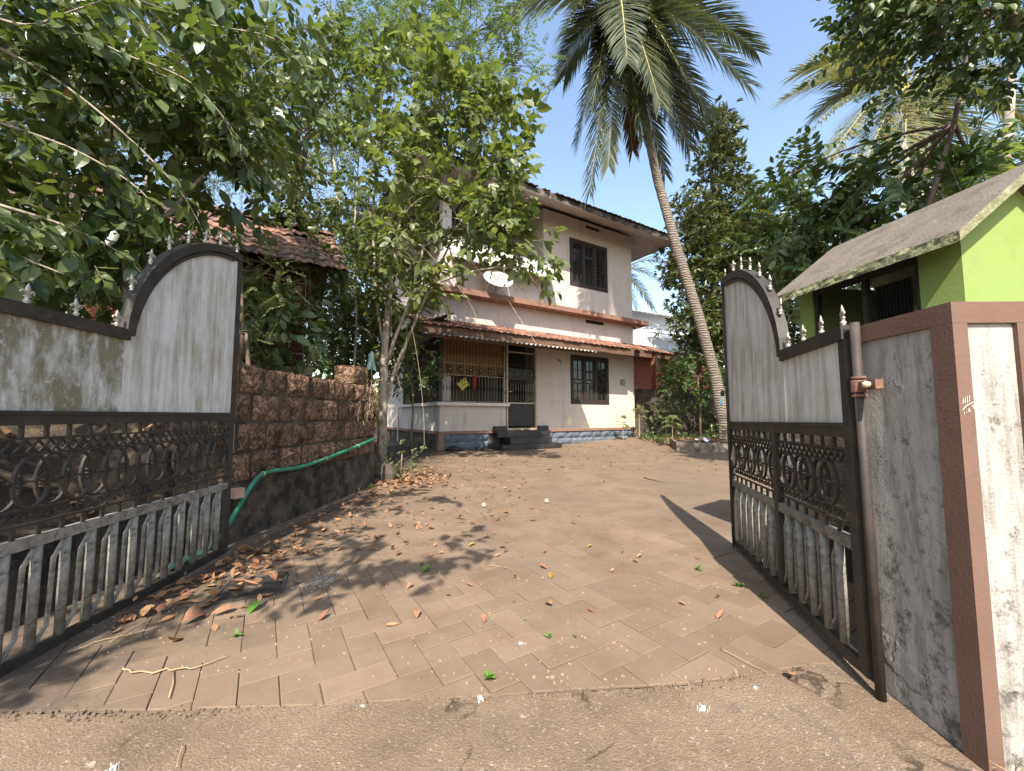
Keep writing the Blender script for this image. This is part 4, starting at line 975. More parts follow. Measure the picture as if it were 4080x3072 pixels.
def slipper(x, y, rz):
    e = empty('slipper', (x, y, 0.0), rz)
    sole = MB().slab([(-0.038,-0.12),(0.03,-0.125),(0.042,-0.03),(0.05,0.07),(0.03,0.13),(-0.02,0.135),(-0.048,0.08),(-0.036,-0.02)], 0.0, 0.022); sole.build('sole', pm('slipper_rubber',(0.02,0.018,0.018),(0.04,0.035,0.033),9,0.7,0.1), e)
    MB().tube([(-0.046,0.03,0.02),(-0.03,0.045,0.055),(0.0,0.07,0.05),(0.0,0.09,0.022)], 0.009, 6).build('strap', MATS['slipper_rubber'], e, True)
    MB().tube([(0.046,0.03,0.02),(0.03,0.045,0.055),(0.0,0.07,0.05)], 0.009, 6).build('strap', MATS['slipper_rubber'], e, True)
    return e
p = hw(1.22,-0.26,0); tag(slipper(p[0],p[1],0.5), 'black slipper beside the blue plinth, the one nearer the steps', 'slipper', 'pair of slippers')
p = hw(1.05,-0.24,0); tag(slipper(p[0],p[1],0.35), 'black slipper beside the blue plinth, the one farther from the steps', 'slipper', 'pair of slippers')
sh = MB()
for (dx, dy, rz2) in ((0,0,0.3),):
    sh.lathe([(0.001,0.0),(0.10,0.01),(0.13,0.05),(0.10,0.10),(0.05,0.13),(0.001,0.14)], 12, sx=1.6, sy=0.8)
p = hw(0.34,-0.22,0); so_ = sh.build('shoe_heap', MATS['slipper_rubber'], None, True, p)
for v in so_.data.vertices:
    k = 1 + 0.35*(hsh(round(v.co.x*30), round(v.co.y*30), round(v.co.z*30))-0.5); v.co *= k
MB().tube([(-0.12,-0.02,0.06),(0.0,-0.03,0.15),(0.13,0.0,0.07)], 0.014, 6).build('strap', MATS['slipper_rubber'], so_, True)
tag(so_, 'crumpled dark shoes heaped at the corner of the blue plinth', 'shoes')

# ---------------------------------------------------------------- laterite wall on the left, with the raised plot behind it
A_, B_ = Vector((-2.205,3.06,0)), Vector((-1.995,5.95,0)); WD = (B_-A_); WL = WD.length; WA = math.atan2(WD.y, WD.x)
lw = empty('laterite_wall', A_, WA); tag(lw, 'old mossy laterite block wall with green hose along its foot', 'wall')
# local: x along the wall, y to the left (away from the drive), face at y=0
M_basecem = pm('rough_dirty_base', (0.07,0.052,0.036), (0.15,0.115,0.08), 11, 0.97, 1.0, 45, c3=(0.032,0.025,0.019), pscale=5, pthr=(0.42,0.6), c4=(0.32,0.27,0.21), s4=6, p4=(0.66,0.72), kind='World', bdist=0.02)
core = MB().box(0.01, WL-0.02, 0.035, 0.36, -0.05, 1.37).build('mortar_core', M_mortar, lw)
base = MB(); base.sheet(lambda a, b: (WL*a, 0.012 + 0.02*b - 0.012*hsh(round(a*40), round(b*6)), -0.05 + 0.49*b), 40, 6); base.sheet(lambda a, b: (WL*a, 0.032+0.05*b, 0.44+0.012*b), 40, 1)
base.build('cement_base', M_basecem, lw)
def lat_block(w, h, d=0.12, amp=0.016):
    mb = MB(); nu, nv = 6, 4; ph = R.uniform(0, 50)
    def f(a, b):
        e = min(min(a,1-a)*w/0.05, min(b,1-b)*h/0.05, 1.0)
        y = 0.02*(1-e)**1.5 + amp*(hsh(round(a*nu)+ph, round(b*nv))-0.5)*e
        jx = 0.012*(hsh(round(b*nv)+ph, 7+round(a*nu))-0.5); jz = 0.012*(hsh(round(a*nu)+ph, 17+round(b*nv))-0.5)
        return (w*(a-0.5)+jx, y, h*(b-0.5)+jz)
    mb.sheet(f, nu, nv)
    c = [f(0,0), f(1,0), f(1,1), f(0,1)]; bk = [(-w/2,d,-h/2),(w/2,d,-h/2),(w/2,d,h/2),(-w/2,d,h/2)]
    rim = lambda pts: pts
    e0 = [f(i/nu,0) for i in range(nu+1)]; e2 = [f(i/nu,1) for i in range(nu+1)]
    mb.add(e0 + [(p[0], d, -h/2) for p in e0], [(i+1, i, nu+1+i, nu+2+i) for i in range(nu)])
    mb.add(e2 + [(p[0], d, h/2) for p in e2], [(i, i+1, nu+2+i, nu+1+i) for i in range(nu)])
    e1 = [f(0,i/nv) for i in range(nv+1)]; e3 = [f(1,i/nv) for i in range(nv+1)]
    mb.add(e1 + [(-w/2, d, p[2]) for p in e1], [(i, i+1, nv+2+i, nv+1+i) for i in range(nv)])
    mb.add(e3 + [(w/2, d, p[2]) for p in e3], [(i+1, i, nv+1+i, nv+2+i) for i in range(nv)])
    return mb
nrw = 4; rh = 0.243
for row in range(nrw):
    x = 0.0; z = 0.455 + rh*(row+0.5); first = True
    while x < WL - 0.06:
        wd = R.uniform(0.30,0.40) if not (first and row % 2) else 0.19; first = False
        if WL - x - wd < 0.16: wd = WL - x
        b = lat_block(wd - 0.03, rh - 0.026).build('block', M_lat, lw, loc=(x + wd/2, 0.004 + R.uniform(-0.008,0.012), z)); x += wd
for k, (x0, wd, h) in enumerate(((0.15,0.4,0.06),(0.62,0.42,0.045),(1.1,0.4,0.05),(1.56,0.38,0.04))):
    MB().box(x0, x0+wd, 0.03, 0.34, 1.372, 1.385+h*0.4).build('coping_stone', M_lat, lw)
lat_block(0.42, 0.24, 0.3).build('block', M_lat, lw, loc=(2.46, 0.03, 1.55))
# dead roots draped on the wall end
rt = MB()
for k in range(90):
    x = WL - 0.05 - abs(R.gauss(0,0.22)); z = R.uniform(1.0,1.5); p = Vector((x, -0.02, z)); pts = []
    for q in range(6): pts.append(tuple(p)); p = p + Vector((R.uniform(-0.07,0.07), R.uniform(-0.02,0.012), R.uniform(-0.07,0.03)))
    rt.tube(pts, 0.0022, 3, False)
tag(rt.build('dry_roots', M_straw, lw), kind='stuff')

# bank behind the left-hand leaf, rising to the plot behind the wall
def bank_z(x, y):
    t = sstep((-2.35 - x) / 0.5)
    z1 = 0.30 + 0.75*sstep((-2.7 - x)/1.2)
    z2 = 1.18 + 0.1*sstep((-3-x)/2)
    k = sstep((y - 2.9)/0.5)
    z = z1*(1-k) + z2*k
    if y > 7.0: z = z*(1-sstep((y-7.0)/2.0)) 
    return z*t*(1.0) - 0.05*(1-t) + 0.02*math.sin(x*5+y*3)
bk = MB(); bk.sheet(lambda a, b: ((lambda x, y: (x, y, bank_z(x, y)))(-2.38 - 12*a**1.6, -3 + 14*b)), 34, 60)
bank = tag(bk.build('bank_terrain', M_earth), 'dark raised earth of the neighbouring plot', kind='structure')
rw = MB(); rw.sheet(lambda a, b: (-2.36 + 0.015*hsh(round(a*50), round(b*5)) - 0.03*b, -3 + 6.0*a, -0.06 + 0.42*b), 50, 5); rw.sheet(lambda a, b: (-2.38-0.2*b, -3+6.0*a, 0.36+0.0*b), 20, 1)
tag(rw.build('retaining_wall', M_cement_dark), 'low blackened cement retaining edge behind the open gate leaf', 'wall')

# shed with a tiled gable roof
SC = (-3.27, 6.25); shed = empty('laterite_shed', (SC[0], SC[1], 0), HA); tag(shed, 'red laterite shed with old clay tile roof behind the wall', 'shed')
SZ0, SZ1 = 1.74, 3.35
MB().box(-6.5, 0.0, 0.03, 3.2, SZ0, SZ1).build('mortar_core', pm('pale_mortar', (0.20,0.17,0.13),(0.30,0.25,0.19),9,0.95,0.3,40,kind='World'), shed)
MB().box(-6.6, 0.12, -0.12, 3.3, SZ0-0.12, SZ0-0.001).build('plinth_ledge', pm('ledge_cement', (0.22,0.15,0.10),(0.32,0.23,0.16),6,0.95,0.3,30), shed)
MB().box(-6.5, 0.1, 0.0, 3.2, 0.3, SZ0-0.121).build('footing', M_dark, shed)
for row in range(7):
    x = 0.0; z = SZ0 + 0.225*(row+0.5); first = True
    while x > -4.4:
        wd = R.uniform(0.33,0.39) if not (first and row % 2) else 0.2; first = False
        if not (-2.6 < x - wd/2 < -1.5 and row > 2): lat_block(wd-0.022, 0.205, 0.1, 0.01).build('block', M_lat_red, shed, loc=(x - wd/2, 0.004, z))
        x -= wd
MB().box(-2.65, -1.5, 0.0, 0.028, SZ0+0.7, SZ1).build('dark_opening', M_dark, shed)
# gable roof; ridge parallel to the front
RH, RO = 4.52, 0.45
sr = MB(); e0, e1 = -6.9, 0.55
sr.add([(e0,-RO,3.24),(e1,-RO,3.24),(e1,1.4,RH),(e0,1.4,RH),(e1,3.4,3.2),(e0,3.4,3.2)], [(0,1,2,3),(3,2,4,5)])
sro = sr.build('roof', M_timber, shed)
MB().prism([(0.0,0)], 0, 0) if False else None
gb_ = MB(); gb_.add([(0.0,0.0,SZ1),(0.0,3.1,SZ1),(0.0,1.45,RH-0.06)], [(0,1,2)]); gb_.build('gable', M_lat_red, shed)
c3 = [0]; upv = Vector((0, 1.4+RO, RH-3.24))
rest = lay_tiles(sro, M_tile_old, (-6.9,-RO-0.05,3.235), (1,0,0), upv, 31, 7, w=0.24, me=TLo, cnt=c3, jit=0.03, skip=lambda i,j: hsh(i*1.1,j*2.7) < 0.02)
tiles_rest(rest, M_tile_old, sro)
rg = MB()
for k in range(22): rg.lathe([(0.10,-0.17),(0.11,-0.165),(0.09,0.17),(0.085,0.175)], 9, (0,0,0)) if False else None
for k in range(20):
    cx = e1 - 0.2 - 0.37*k
    t_ = MB(); t_.sheet(lambda a, b: (cx + 0.2 - 0.42*b, 1.4 + (0.11-0.015*b)*math.cos(PI*a), RH + 0.01 + (0.10-0.012*b)*math.sin(PI*a)), 8, 1); t_.build('ridge_tile', M_tile_old, sro)

# ---------------------------------------------------------------- foliage
def leaf_tpl(l, w, nseg, fold=0.25, curl=0.15):
    V = []; F = []
    ts = [i/nseg for i in range(nseg+1)]
    for t in ts: V.append((l*t, 0, -curl*l*t*t))
    nm = nseg+1; Ls = []; Rs = []
    for t in ts[1:-1]:
        ww = w/2*(math.sin(PI*t**0.85))**0.75; z = -curl*l*t*t + fold*ww
        Ls.append(len(V)); V.append((l*t, ww, z)); Rs.append(len(V)); V.append((l*t, -ww, z))
    for side in (Ls, Rs):
        for i in range(nseg):
            a, b = i, i+1
            if i == 0: f = (a, b, side[0])
            elif i == nseg-1: f = (a, b, side[-1])
            else: f = (a, b, side[i], side[i-1])
            F.append(f if side is Ls else f[::-1])
    return np.array(V), F
def rotm(d, roll):
    d = d/np.linalg.norm(d); a = np.array([0,0,1.0]) if abs(d[2]) < 0.95 else np.array([1.0,0,0])
    y = np.cross(a, d); y /= np.linalg.norm(y); z = np.cross(d, y)
    c, s_ = math.cos(roll), math.sin(roll); y2 = y*c + z*s_; z2 = -y*s_ + z*c
    return np.stack([d, y2, z2], axis=1)
class Spray:
    """a twig with leaves, reused many times inside one crown"""
    def __init__(s, rng, n, l, w, twig, nseg=2, spread=0.9, droop=0.3, mode='alt', size_var=0.42, twig_r=0.003):
        V = []; L = []; T = []; Mi = []; o = 0
        def addt(v, fs, mi):
            nonlocal o
            V.append(v)
            for f in fs: L.extend([i+o for i in f]); T.append(len(f)); Mi.append(mi)
            o += len(v)
        r = twig_r
        tv = np.array([(0,r,0),(0,-r*0.5,r*0.8),(0,-r*0.5,-r*0.8),(twig,r*0.3,-droop*twig*0.3),(twig,-r*0.2,-droop*twig*0.3+r*0.2),(twig,-r*0.2,-droop*twig*0.3-r*0.2)])
        addt(tv, [(0,1,4,3),(1,2,5,4),(2,0,3,5)], 1)
        for k in range(n):
            t = (k+0.6)/n; ll = l*rng.uniform(1-size_var, 1+size_var)
            lv, lf = leaf_tpl(ll, w*ll/l, nseg, rng.uniform(0.05,0.45), rng.uniform(0.0,0.35))
            if mode == 'alt': az = (1 if k % 2 else -1)*rng.uniform(0.5,1.1)*spread; el = rng.uniform(-0.5,0.4) - droop
            elif mode == 'pin': az = (1 if k % 2 else -1)*rng.uniform(1.0,1.25); el = rng.uniform(-0.15,0.05) - droop*0.6; t = (k//2+0.8)/(n/2+0.5)
            else: t = rng.uniform(0.75,1.0); az = rng.uniform(-PI,PI)*0.62; el = rng.uniform(-0.7,0.5) - droop
            if k == n-1 and mode != 'ros': az *= 0.15
            d = np.array([math.cos(az)*math.cos(el), math.sin(az)*math.cos(el), math.sin(el)])
            M_ = rotm(d, rng.uniform(-0.6,0.6)); p = np.array([twig*min(t,1.0), 0, -droop*twig*0.3*t*t])
            addt(lv @ M_.T + p, lf, 0)
        s.V = np.concatenate(V); s.L = np.array(L); s.T = np.array(T); s.M = np.array(Mi)
def grow(name, parent, sprays, P, D, S, mats, rng):
    """copy sprays to positions P with directions D and sizes S; one crown mesh"""
    n = len(P); which = rng.integers(0, len(sprays), n); VV = []; LL = []; TT = []; MM = []; o = 0
    for q, sp in enumerate(sprays):
        idx = np.nonzero(which == q)[0]
        if not len(idx): continue
        d = D[idx]/np.linalg.norm(D[idx], axis=1, keepdims=True)
        a = np.tile(np.array([0,0,1.0]), (len(idx),1)); a[np.abs(d[:,2]) > 0.95] = (1,0,0)
        y = np.cross(a, d); y /= np.linalg.norm(y, axis=1, keepdims=True); z = np.cross(d, y)
        ro = rng.uniform(-0.8,0.8,len(idx)); c, s_ = np.cos(ro)[:,None], np.sin(ro)[:,None]
        y2 = y*c + z*s_; z2 = -y*s_ + z*c
        Mx = np.stack([d, y2, z2], axis=2)                        # n,3,3
        v = np.einsum('nij,kj->nki', Mx, sp.V)*S[idx][:,None,None] + P[idx][:,None,:]
        nv = len(sp.V); VV.append(v.reshape(-1,3))
        LL.append((sp.L[None,:] + (o + nv*np.arange(len(idx)))[:,None]).ravel()); TT.append(np.tile(sp.T, len(idx))); MM.append(np.tile(sp.M, len(idx)))
        o += nv*len(idx)
    me = fast_mesh(name, np.concatenate(VV), np.concatenate(LL), np.concatenate(TT), mats, np.concatenate(MM))
    return link(name, me, None, parent)
def bez(a, b, c, n=8):
    return [a*(1-t)**2 + b*2*t*(1-t) + c*t*t for t in [i/n for i in range(n+1)]]
def tree(name, label, trunk, blobs, sprays, lmat, bark, group=None, cat='tree', seed=1, per=10, cluster=0.45, droop=0.0, branch_r=0.035, base=None, forks=None, up=0.15, crownname='crown'):
    """trunk: list of (x,y,z,r); blobs: (centre, (rx,ry,rz), clusters); each cluster carries `per` sprays"""
    rng = np.random.default_rng(seed)
    b0 = base or (trunk[0][0], trunk[0][1], trunk[0][2])
    g = empty(name, b0); tag(g, label, cat, group); off = Vector(b0)
    tb = MB(); tb.tube([Vector(t[:3]) - off for t in trunk], [t[3] for t in trunk], 9)
    tb.build('trunk', bark, g, True)
    for fk_ in (forks or []):
        MB().tube([Vector(t[:3]) - off for t in fk_], [t[3] for t in fk_], 7).build('limb', bark, g, True)
    br = MB(); P = []; D = []; S = []
    src = [Vector(t[:3]) for t in trunk[max(1, len(trunk)//2):]] + [Vector(t[:3]) for f in (forks or []) for t in f[1:]]
    for (c, rad, ncl) in blobs:
        c = Vector(c); s0 = min(src, key=lambda q: (q-c).length + 0.6*max(0, q.z-c.z))
        midp = (s0+c)/2 + Vector((rng.uniform(-.2,.2), rng.uniform(-.2,.2), 0.15*(c-s0).length))
        pts = bez(s0, midp, c, 7); br.tube([p-off for p in pts], [branch_r*(1-0.75*i/7) for i in range(8)], 5, False)
        for k in range(ncl):
            while True:
                q = rng.uniform(-1,1,3)
                if 0.08 < np.dot(q,q) <= 1: break
            q = q*(np.dot(q,q)**-0.18)*0.95
            pc = np.array(c) + q*np.array(rad)
            j = rng.integers(3, 8); st_ = pts[j]; en = Vector(pc); mm = (st_+en)/2 + Vector((0,0,0.1*(en-st_).length))
            bp = bez(st_, mm, en, 4); rr = branch_r*0.32; br.tube([p-off for p in bp], [rr*(1-0.2*i) for i in range(5)], 3, False)
            dirb = np.array(en-st_)/max(1e-4, (en-st_).length)
            for e in range(per):
                d = rng.normal(0,1,3); d /= np.linalg.norm(d); d = d*0.9 + dirb*0.5 + np.array([0,0,up - droop]); 
                P.append(pc + rng.normal(0,1,3)*cluster*0.42 - np.array(off)); D.append(d); S.append(rng.uniform(0.75,1.2))
    tag(br.build('branches', bark, g, True), kind='stuff')
    cr = grow(crownname, g, sprays, np.array(P), np.array(D), np.array(S), [lmat, M_twig], rng)
    return g
RS = np.random.default_rng(5)
S_big = [Spray(RS, 8, 0.15, 0.074, 0.34, 3, 1.0, 0.35) for _ in range(6)]
S_mid = [Spray(RS, 8, 0.115, 0.062, 0.30, 3, 1.0, 0.25) for _ in range(6)]
S_vine = [Spray(RS, 6, 0.175, 0.1, 0.34, 3, 1.0, 0.3) for _ in range(6)]
S_small = [Spray(RS, 9, 0.085, 0.042, 0.30, 2, 1.0, 0.25) for _ in range(6)]
S_pin = [Spray(RS, 16, 0.105, 0.042, 0.46, 2, 1.0, 0.12, 'pin', 0.15) for _ in range(5)]
S_fine = [Spray(RS, 16, 0.075, 0.026, 0.5, 2, 1.1, 0.5) for _ in range(6)]
S_ros = [Spray(RS, 10, 0.22, 0.072, 0.22, 2, 1.0, 0.1, 'ros') for _ in range(6)]
S_ov = [Spray(RS, 8, 0.10, 0.05, 0.3, 3, 1.0, 0.4) for _ in range(5)]
S_pinbig = [Spray(RS, 13, 0.15, 0.07, 0.5, 3, 1.0, 0.45, 'pin', 0.15, 0.006) for _ in range(5)]
S_fern = [Spray(RS, 22, 0.03, 0.014, 0.22, 2, 1.0, 0.2, 'pin', 0.1, 0.0015) for _ in range(4)]

def smooth(pts, n=6):
    out = []
    for i in range(len(pts)-1):
        p0, p1, p2, p3 = pts[max(i-1,0)], pts[i], pts[i+1], pts[min(i+2,len(pts)-1)]
        for k in range(n):
            t = k/n; out.append(0.5*((2*p1)+(p2-p0)*t+(2*p0-5*p1+4*p2-p3)*t*t+(3*p1-p0-3*p2+p3)*t**3))
    return out + [pts[-1]]
# 1. tree by the left-hand leaf: fork seen behind the gate, boughs hanging over it and over the camera
def pxl(lst): return [(*at(x,y,Y)[:], r) for x,y,Y,r in lst]
tA = tree('broadleaf_tree', 'forked tree behind the mossy gate leaf with large drooping dark leaves', 
    pxl([(530,1750,3.6,0.045),(515,1300,3.6,0.04),(505,1060,3.6,0.036),(500,970,3.6,0.033),(440,850,3.55,0.026),(420,640,3.5,0.02),(480,350,3.5,0.013)]),
    [(at(250,330,3.3),(0.9,0.7,0.5),22),(at(700,330,3.7),(0.8,0.7,0.45),20),(at(150,650,3.2),(0.6,0.6,0.4),13),(at(760,640,4.0),(0.55,0.6,0.4),13),(at(1000,200,4.6),(0.8,0.8,0.6),16),
     (at(120,30,3.0),(0.9,0.8,0.5),16),(at(620,40,3.9),(0.9,0.8,0.5),18),(at(60,960,2.9),(0.45,0.5,0.28),8),(at(480,900,3.6),(0.5,0.5,0.3),9),(at(150,900,3.3),(0.45,0.4,0.25),6),(at(420,1080,3.9),(0.45,0.4,0.25),7),(at(120,1120,3.6),(0.5,0.4,0.22),8),(at(1050,560,5.2),(0.6,0.6,0.5),10)],
    S_big, L_near, M_bark, seed=21, per=5, cluster=0.4, droop=0.35, branch_r=0.015,
    forks=[pxl([(502,985,3.6,0.028),(570,910,3.65,0.025),(680,845,3.7,0.021),(770,740,3.8,0.014),(900,600,4.0,0.01)]),pxl([(440,850,3.55,0.02),(330,760,3.4,0.016),(180,700,3.2,0.011)])])
tree('roadside_tree', 'roadside tree beside the gate, its boughs shading the paving', [(-3.6,-1.6,0,0.1),(-3.55,-1.5,1.6,0.085),(-3.4,-1.2,2.8,0.06),(-3.1,-0.8,3.5,0.04)],
    [((-3.4,0.6,3.5),(1.1,1.2,0.4),26),((-3.9,-0.6,3.6),(1.0,1.0,0.4),18),((-2.6,0.2,3.7),(0.9,0.8,0.4),16),((-1.75,-0.5,3.45),(0.55,0.45,0.25),7),((-2.9,-1.2,3.6),(0.9,0.7,0.4),14),((-0.95,-0.45,3.5),(0.25,0.25,0.12),2),((-2.2,0.9,4.2),(0.6,0.6,0.35),7)],
    S_big, L_near, M_bark2, seed=22, per=5, cluster=0.4, droop=0.35, branch_r=0.02)
LN = []
for k in range(5):
    v, f = leaf_tpl(1.0, R.uniform(0.42,0.55), 4, R.uniform(0.1,0.4), R.uniform(0.1,0.45)); me = MB().add([tuple(q) for q in v], f).mesh('leaf', False); me.materials.append(L_near if k else L_yellow if k == 9 else L_near); LN.append(me)
LY = LN[1].copy(); LY.materials.clear(); LY.materials.append(L_yellow)
offA = Vector(tA.location); rl = random.Random(12); nl_ = 0
for path, Y0, Y1 in (([(-60,160),(240,330),(480,520),(700,740),(800,900)],2.5,3.1),([(-60,470),(300,600),(560,760),(640,900)],2.6,3.0),([(-60,800),(260,900),(480,1010),(600,1130)],2.5,2.75),([(100,-60),(420,180),(760,330),(960,560)],2.8,3.4),([(280,160),(600,280),(850,420),(1000,700)],3.0,3.6),([(-60,60),(120,100),(300,40),(520,-40)],2.4,2.6),([(450,-40),(800,90),(1100,160),(1250,330)],3.2,3.9),([(-60,960),(120,1040),(330,1120)],2.4,2.6)):
    n_ = len(path); pts = smooth([at(px, py, Y0+(Y1-Y0)*i/(n_-1)) for i, (px, py) in enumerate(path)], 8)
    MB().tube([p-offA for p in pts], [0.012*(1-0.75*i/(len(pts)-1)) for i in range(len(pts))], 6).build('bough', M_bark, tA, True)
    for i in range(3, len(pts), 1):
        for q in range(1 if i % 2 else 2):
            if nl_ >= 290: break
            nl_ += 1; tg = (pts[min(i+1,len(pts)-1)]-pts[i-1]).normalized()
            d = (tg*rl.uniform(0.2,0.9) + Vector((rl.uniform(-.7,.7), rl.uniform(-.7,.4), rl.uniform(-1.0,0.15)))).normalized()
            M_ = rotm(np.array(d), rl.uniform(-0.9,0.9)); s_ = rl.uniform(0.09,0.145); p = pts[i]-offA + Vector((rl.uniform(-.03,.03),rl.uniform(-.03,.03),rl.uniform(-.03,.02)))
            o = link('leaf', LY if rl.random() < 0.02 else LN[rl.randrange(5)], None, tA); o.matrix_local = Matrix([[M_[0][0]*s_,M_[0][1]*s_,M_[0][2]*s_,p.x],[M_[1][0]*s_,M_[1][1]*s_,M_[1][2]*s_,p.y],[M_[2][0]*s_,M_[2][1]*s_,M_[2][2]*s_,p.z],[0,0,0,1]])
# 2. leafy climber clad tree in front of the house
def pxl(lst): return [(*at(x,y,Y)[:], r) for x,y,Y,r in lst]
t2 = pxl([(1520,1850,7.9,0.095),(1525,1640,7.9,0.085),(1532,1400,7.9,0.075),(1545,1230,7.9,0.06),(1575,1000,7.9,0.045),(1620,760,7.8,0.035),(1680,480,7.6,0.024),(1720,230,7.5,0.012)])
t2[0] = (t2[0][0], t2[0][1], -0.05, 0.1)
f2 = [pxl([(1530,1480,7.9,0.04),(1580,1330,7.8,0.036),(1640,1180,7.7,0.03),(1690,980,7.6,0.026),(1760,740,7.5,0.02),(1850,500,7.4,0.012)]),
      pxl([(1526,1640,7.9,0.042),(1575,1470,8.0,0.038),(1650,1290,8.1,0.032),(1740,1080,8.2,0.024),(1850,860,8.1,0.014)]),
      pxl([(1532,1420,7.9,0.036),(1500,1200,7.9,0.03),(1485,900,8.0,0.024),(1500,600,8.0,0.016),(1530,330,8.0,0.01)]),
      pxl([(1400,1640,8.1,0.03),(1420,1300,8.1,0.027),(1410,950,8.1,0.022),(1430,600,8.1,0.014)])]
tB = tree('climber_clad_tree', 'pale trunked tree in front of the house, hung with broad leaved vines', t2,
    [(at(1750,420,7.3),(0.75,0.7,0.55),26),(at(1950,520,7.2),(0.75,0.6,0.7),26),(at(2010,760,7.1),(0.55,0.6,0.55),20),(at(1680,700,7.4),(0.7,0.6,0.6),22),(at(1560,520,7.8),(0.7,0.6,0.6),18),
     (at(1850,880,7.1),(0.7,0.5,0.45),20),(at(1600,1000,7.5),(0.55,0.5,0.5),15),(at(2060,960,7.0),(0.42,0.4,0.38),11),(at(1480,850,7.9),(0.5,0.5,0.6),13),(at(2120,1070,6.9),(0.25,0.3,0.2),5),(at(1760,1130,7.3),(0.45,0.4,0.25),6),(at(1500,1150,8.0),(0.35,0.4,0.35),8),(at(1700,230,7.5),(0.6,0.6,0.5),12),(at(1880,330,7.4),(0.45,0.5,0.45),9),(at(1540,300,7.9),(0.5,0.5,0.5),10),((-2.65,8.6,3.5),(0.8,0.5,0.6),16),((-2.9,9.0,2.6),(0.6,0.4,0.5),10)],
    S_vine, L_mid, M_bark, seed=33, per=4, cluster=0.45, droop=0.12, branch_r=0.03, forks=f2)
vn = MB()
for (x0,y0,x1,y1,sag,Y) in ((1640,1300,1690,1790,30,7.2),(1680,980,1900,1270,90,7.0),(1900,1010,2060,1160,60,6.9),(2050,1000,2190,1240,20,6.9),(1560,1200,1600,1560,-30,7.6),(1620,1340,1540,1520,40,7.7)):
    a, c = at(x0,y0,Y), at(x1,y1,Y); m_ = (a+c)/2 + Vector((sag*Y/1600,0,-abs(sag)*Y/2400)); vn.tube([p - Vector(tB.location) for p in bez(a,m_,c,10)], 0.0045, 5, False)
rv = random.Random(3)
for k in range(120):
    a = at(rv.uniform(1500,2100), rv.uniform(700,1150), rv.uniform(6.9,7.8)); p = Vector(a); pts = []
    dx = Vector((rv.uniform(-1,1), rv.uniform(-.5,.5), rv.uniform(-1,0.4)))
    for q in range(6): pts.append(p - Vector(tB.location)); p = p + dx*0.09; dx = dx + Vector((rv.uniform(-.6,.6),rv.uniform(-.4,.4),rv.uniform(-.7,.4)))*0.8
    vn.tube(pts, 0.0035, 3, False)
tag(vn.build('vines', M_twig, tB, True), kind='stuff')
# 3. pinnate leaved tree with light green sprays above it
tC = tree('pinnate_tree', 'tall slender tree with pale green feathery leaves against the sky', [(-4.0,11.0,0.0,0.12),(-3.9,11.0,3.0,0.1),(-3.6,11.0,6.0,0.08),(-3.2,11.0,8.5,0.05),(-2.6,11.0,10.5,0.03)],
    [(at(1350,330,10.5),(1.3,1,1.0),20),(at(1500,150,10.5),(1.2,1,1.2),22),(at(1750,180,10.8),(1.1,1,1.0),18),(at(1930,90,10.8),(1.2,1,0.8),14),(at(2080,230,10.9),(0.7,0.8,0.7),8),(at(1650,-50,10.8),(1.8,1.4,1.0),26),(at(1380,600,10.2),(0.8,0.8,0.8),12),(at(1900,360,10.6),(0.9,0.8,0.6),10)],
    S_pin, L_light, M_bark2, seed=41, per=10, cluster=0.6, branch_r=0.05)
# 4. dark mid layer over the shed and by the boundary
tD = tree('shade_tree', 'dark leaved tree leaning over the tiled shed', [(-5.2,8.3,0.9,0.13),(-5.1,8.2,2.6,0.11),(-4.8,8.0,4.2,0.09),(-4.3,7.8,5.6,0.06)],
    [(at(1180,480,7.4),(0.9,0.9,0.9),24),(at(900,250,7.4),(1.2,1,0.8),26),(at(1250,250,7.6),(0.9,0.9,0.9),26),(at(500,420,6.8),(1.3,1,0.7),30),(at(150,400,6.5),(1.2,1,0.8),24),(at(1200,800,7.2),(0.7,0.7,0.6),18),(at(350,100,6.5),(1.5,1,0.8),26),(at(1290,1000,7.0),(0.45,0.5,0.5),10),(at(60,720,6.2),(1.0,0.8,0.5),16)],
    S_mid, L_olive, M_bark2, seed=52, per=7, cluster=0.5, droop=0.2, branch_r=0.06)
# 5. feathery trees far behind on the left
for k, (px_, Y, sd, lab) in enumerate(((520,15.5,61,'grey green feathery tree far behind the shed'),(1060,17.5,62,'thin feathery tree between shed and house, far behind'),(-300,14.5,63,'feathery tree beyond the shed at the picture edge'))):
    b = at(px_, 1655, Y)
    tree('feathery_tree', lab, [(b.x,Y,0,0.2),(b.x+0.1,Y,4,0.16),(b.x-0.1,Y,8,0.12),(b.x+0.1,Y,12,0.06)],
        [((b.x+dx, Y+dy, z),(2.0,1.6,1.2),20) for dx,dy,z in ((-1.8,0,6.5),(1.6,0,7.0),(0,0.5,8.6),(-2.2,0,9.6),(2.0,0,10.2),(0,0,11.6),(-0.6,0,13.2),(1.8,0.3,4.6),(-1,0,4.2),(2.2,0,13.0),(-2.4,0,12.2))],
        S_fine, L_back, M_bark2, 'feathery trees behind the shed', seed=sd, per=10, cluster=0.9, droop=0.3, branch_r=0.07)
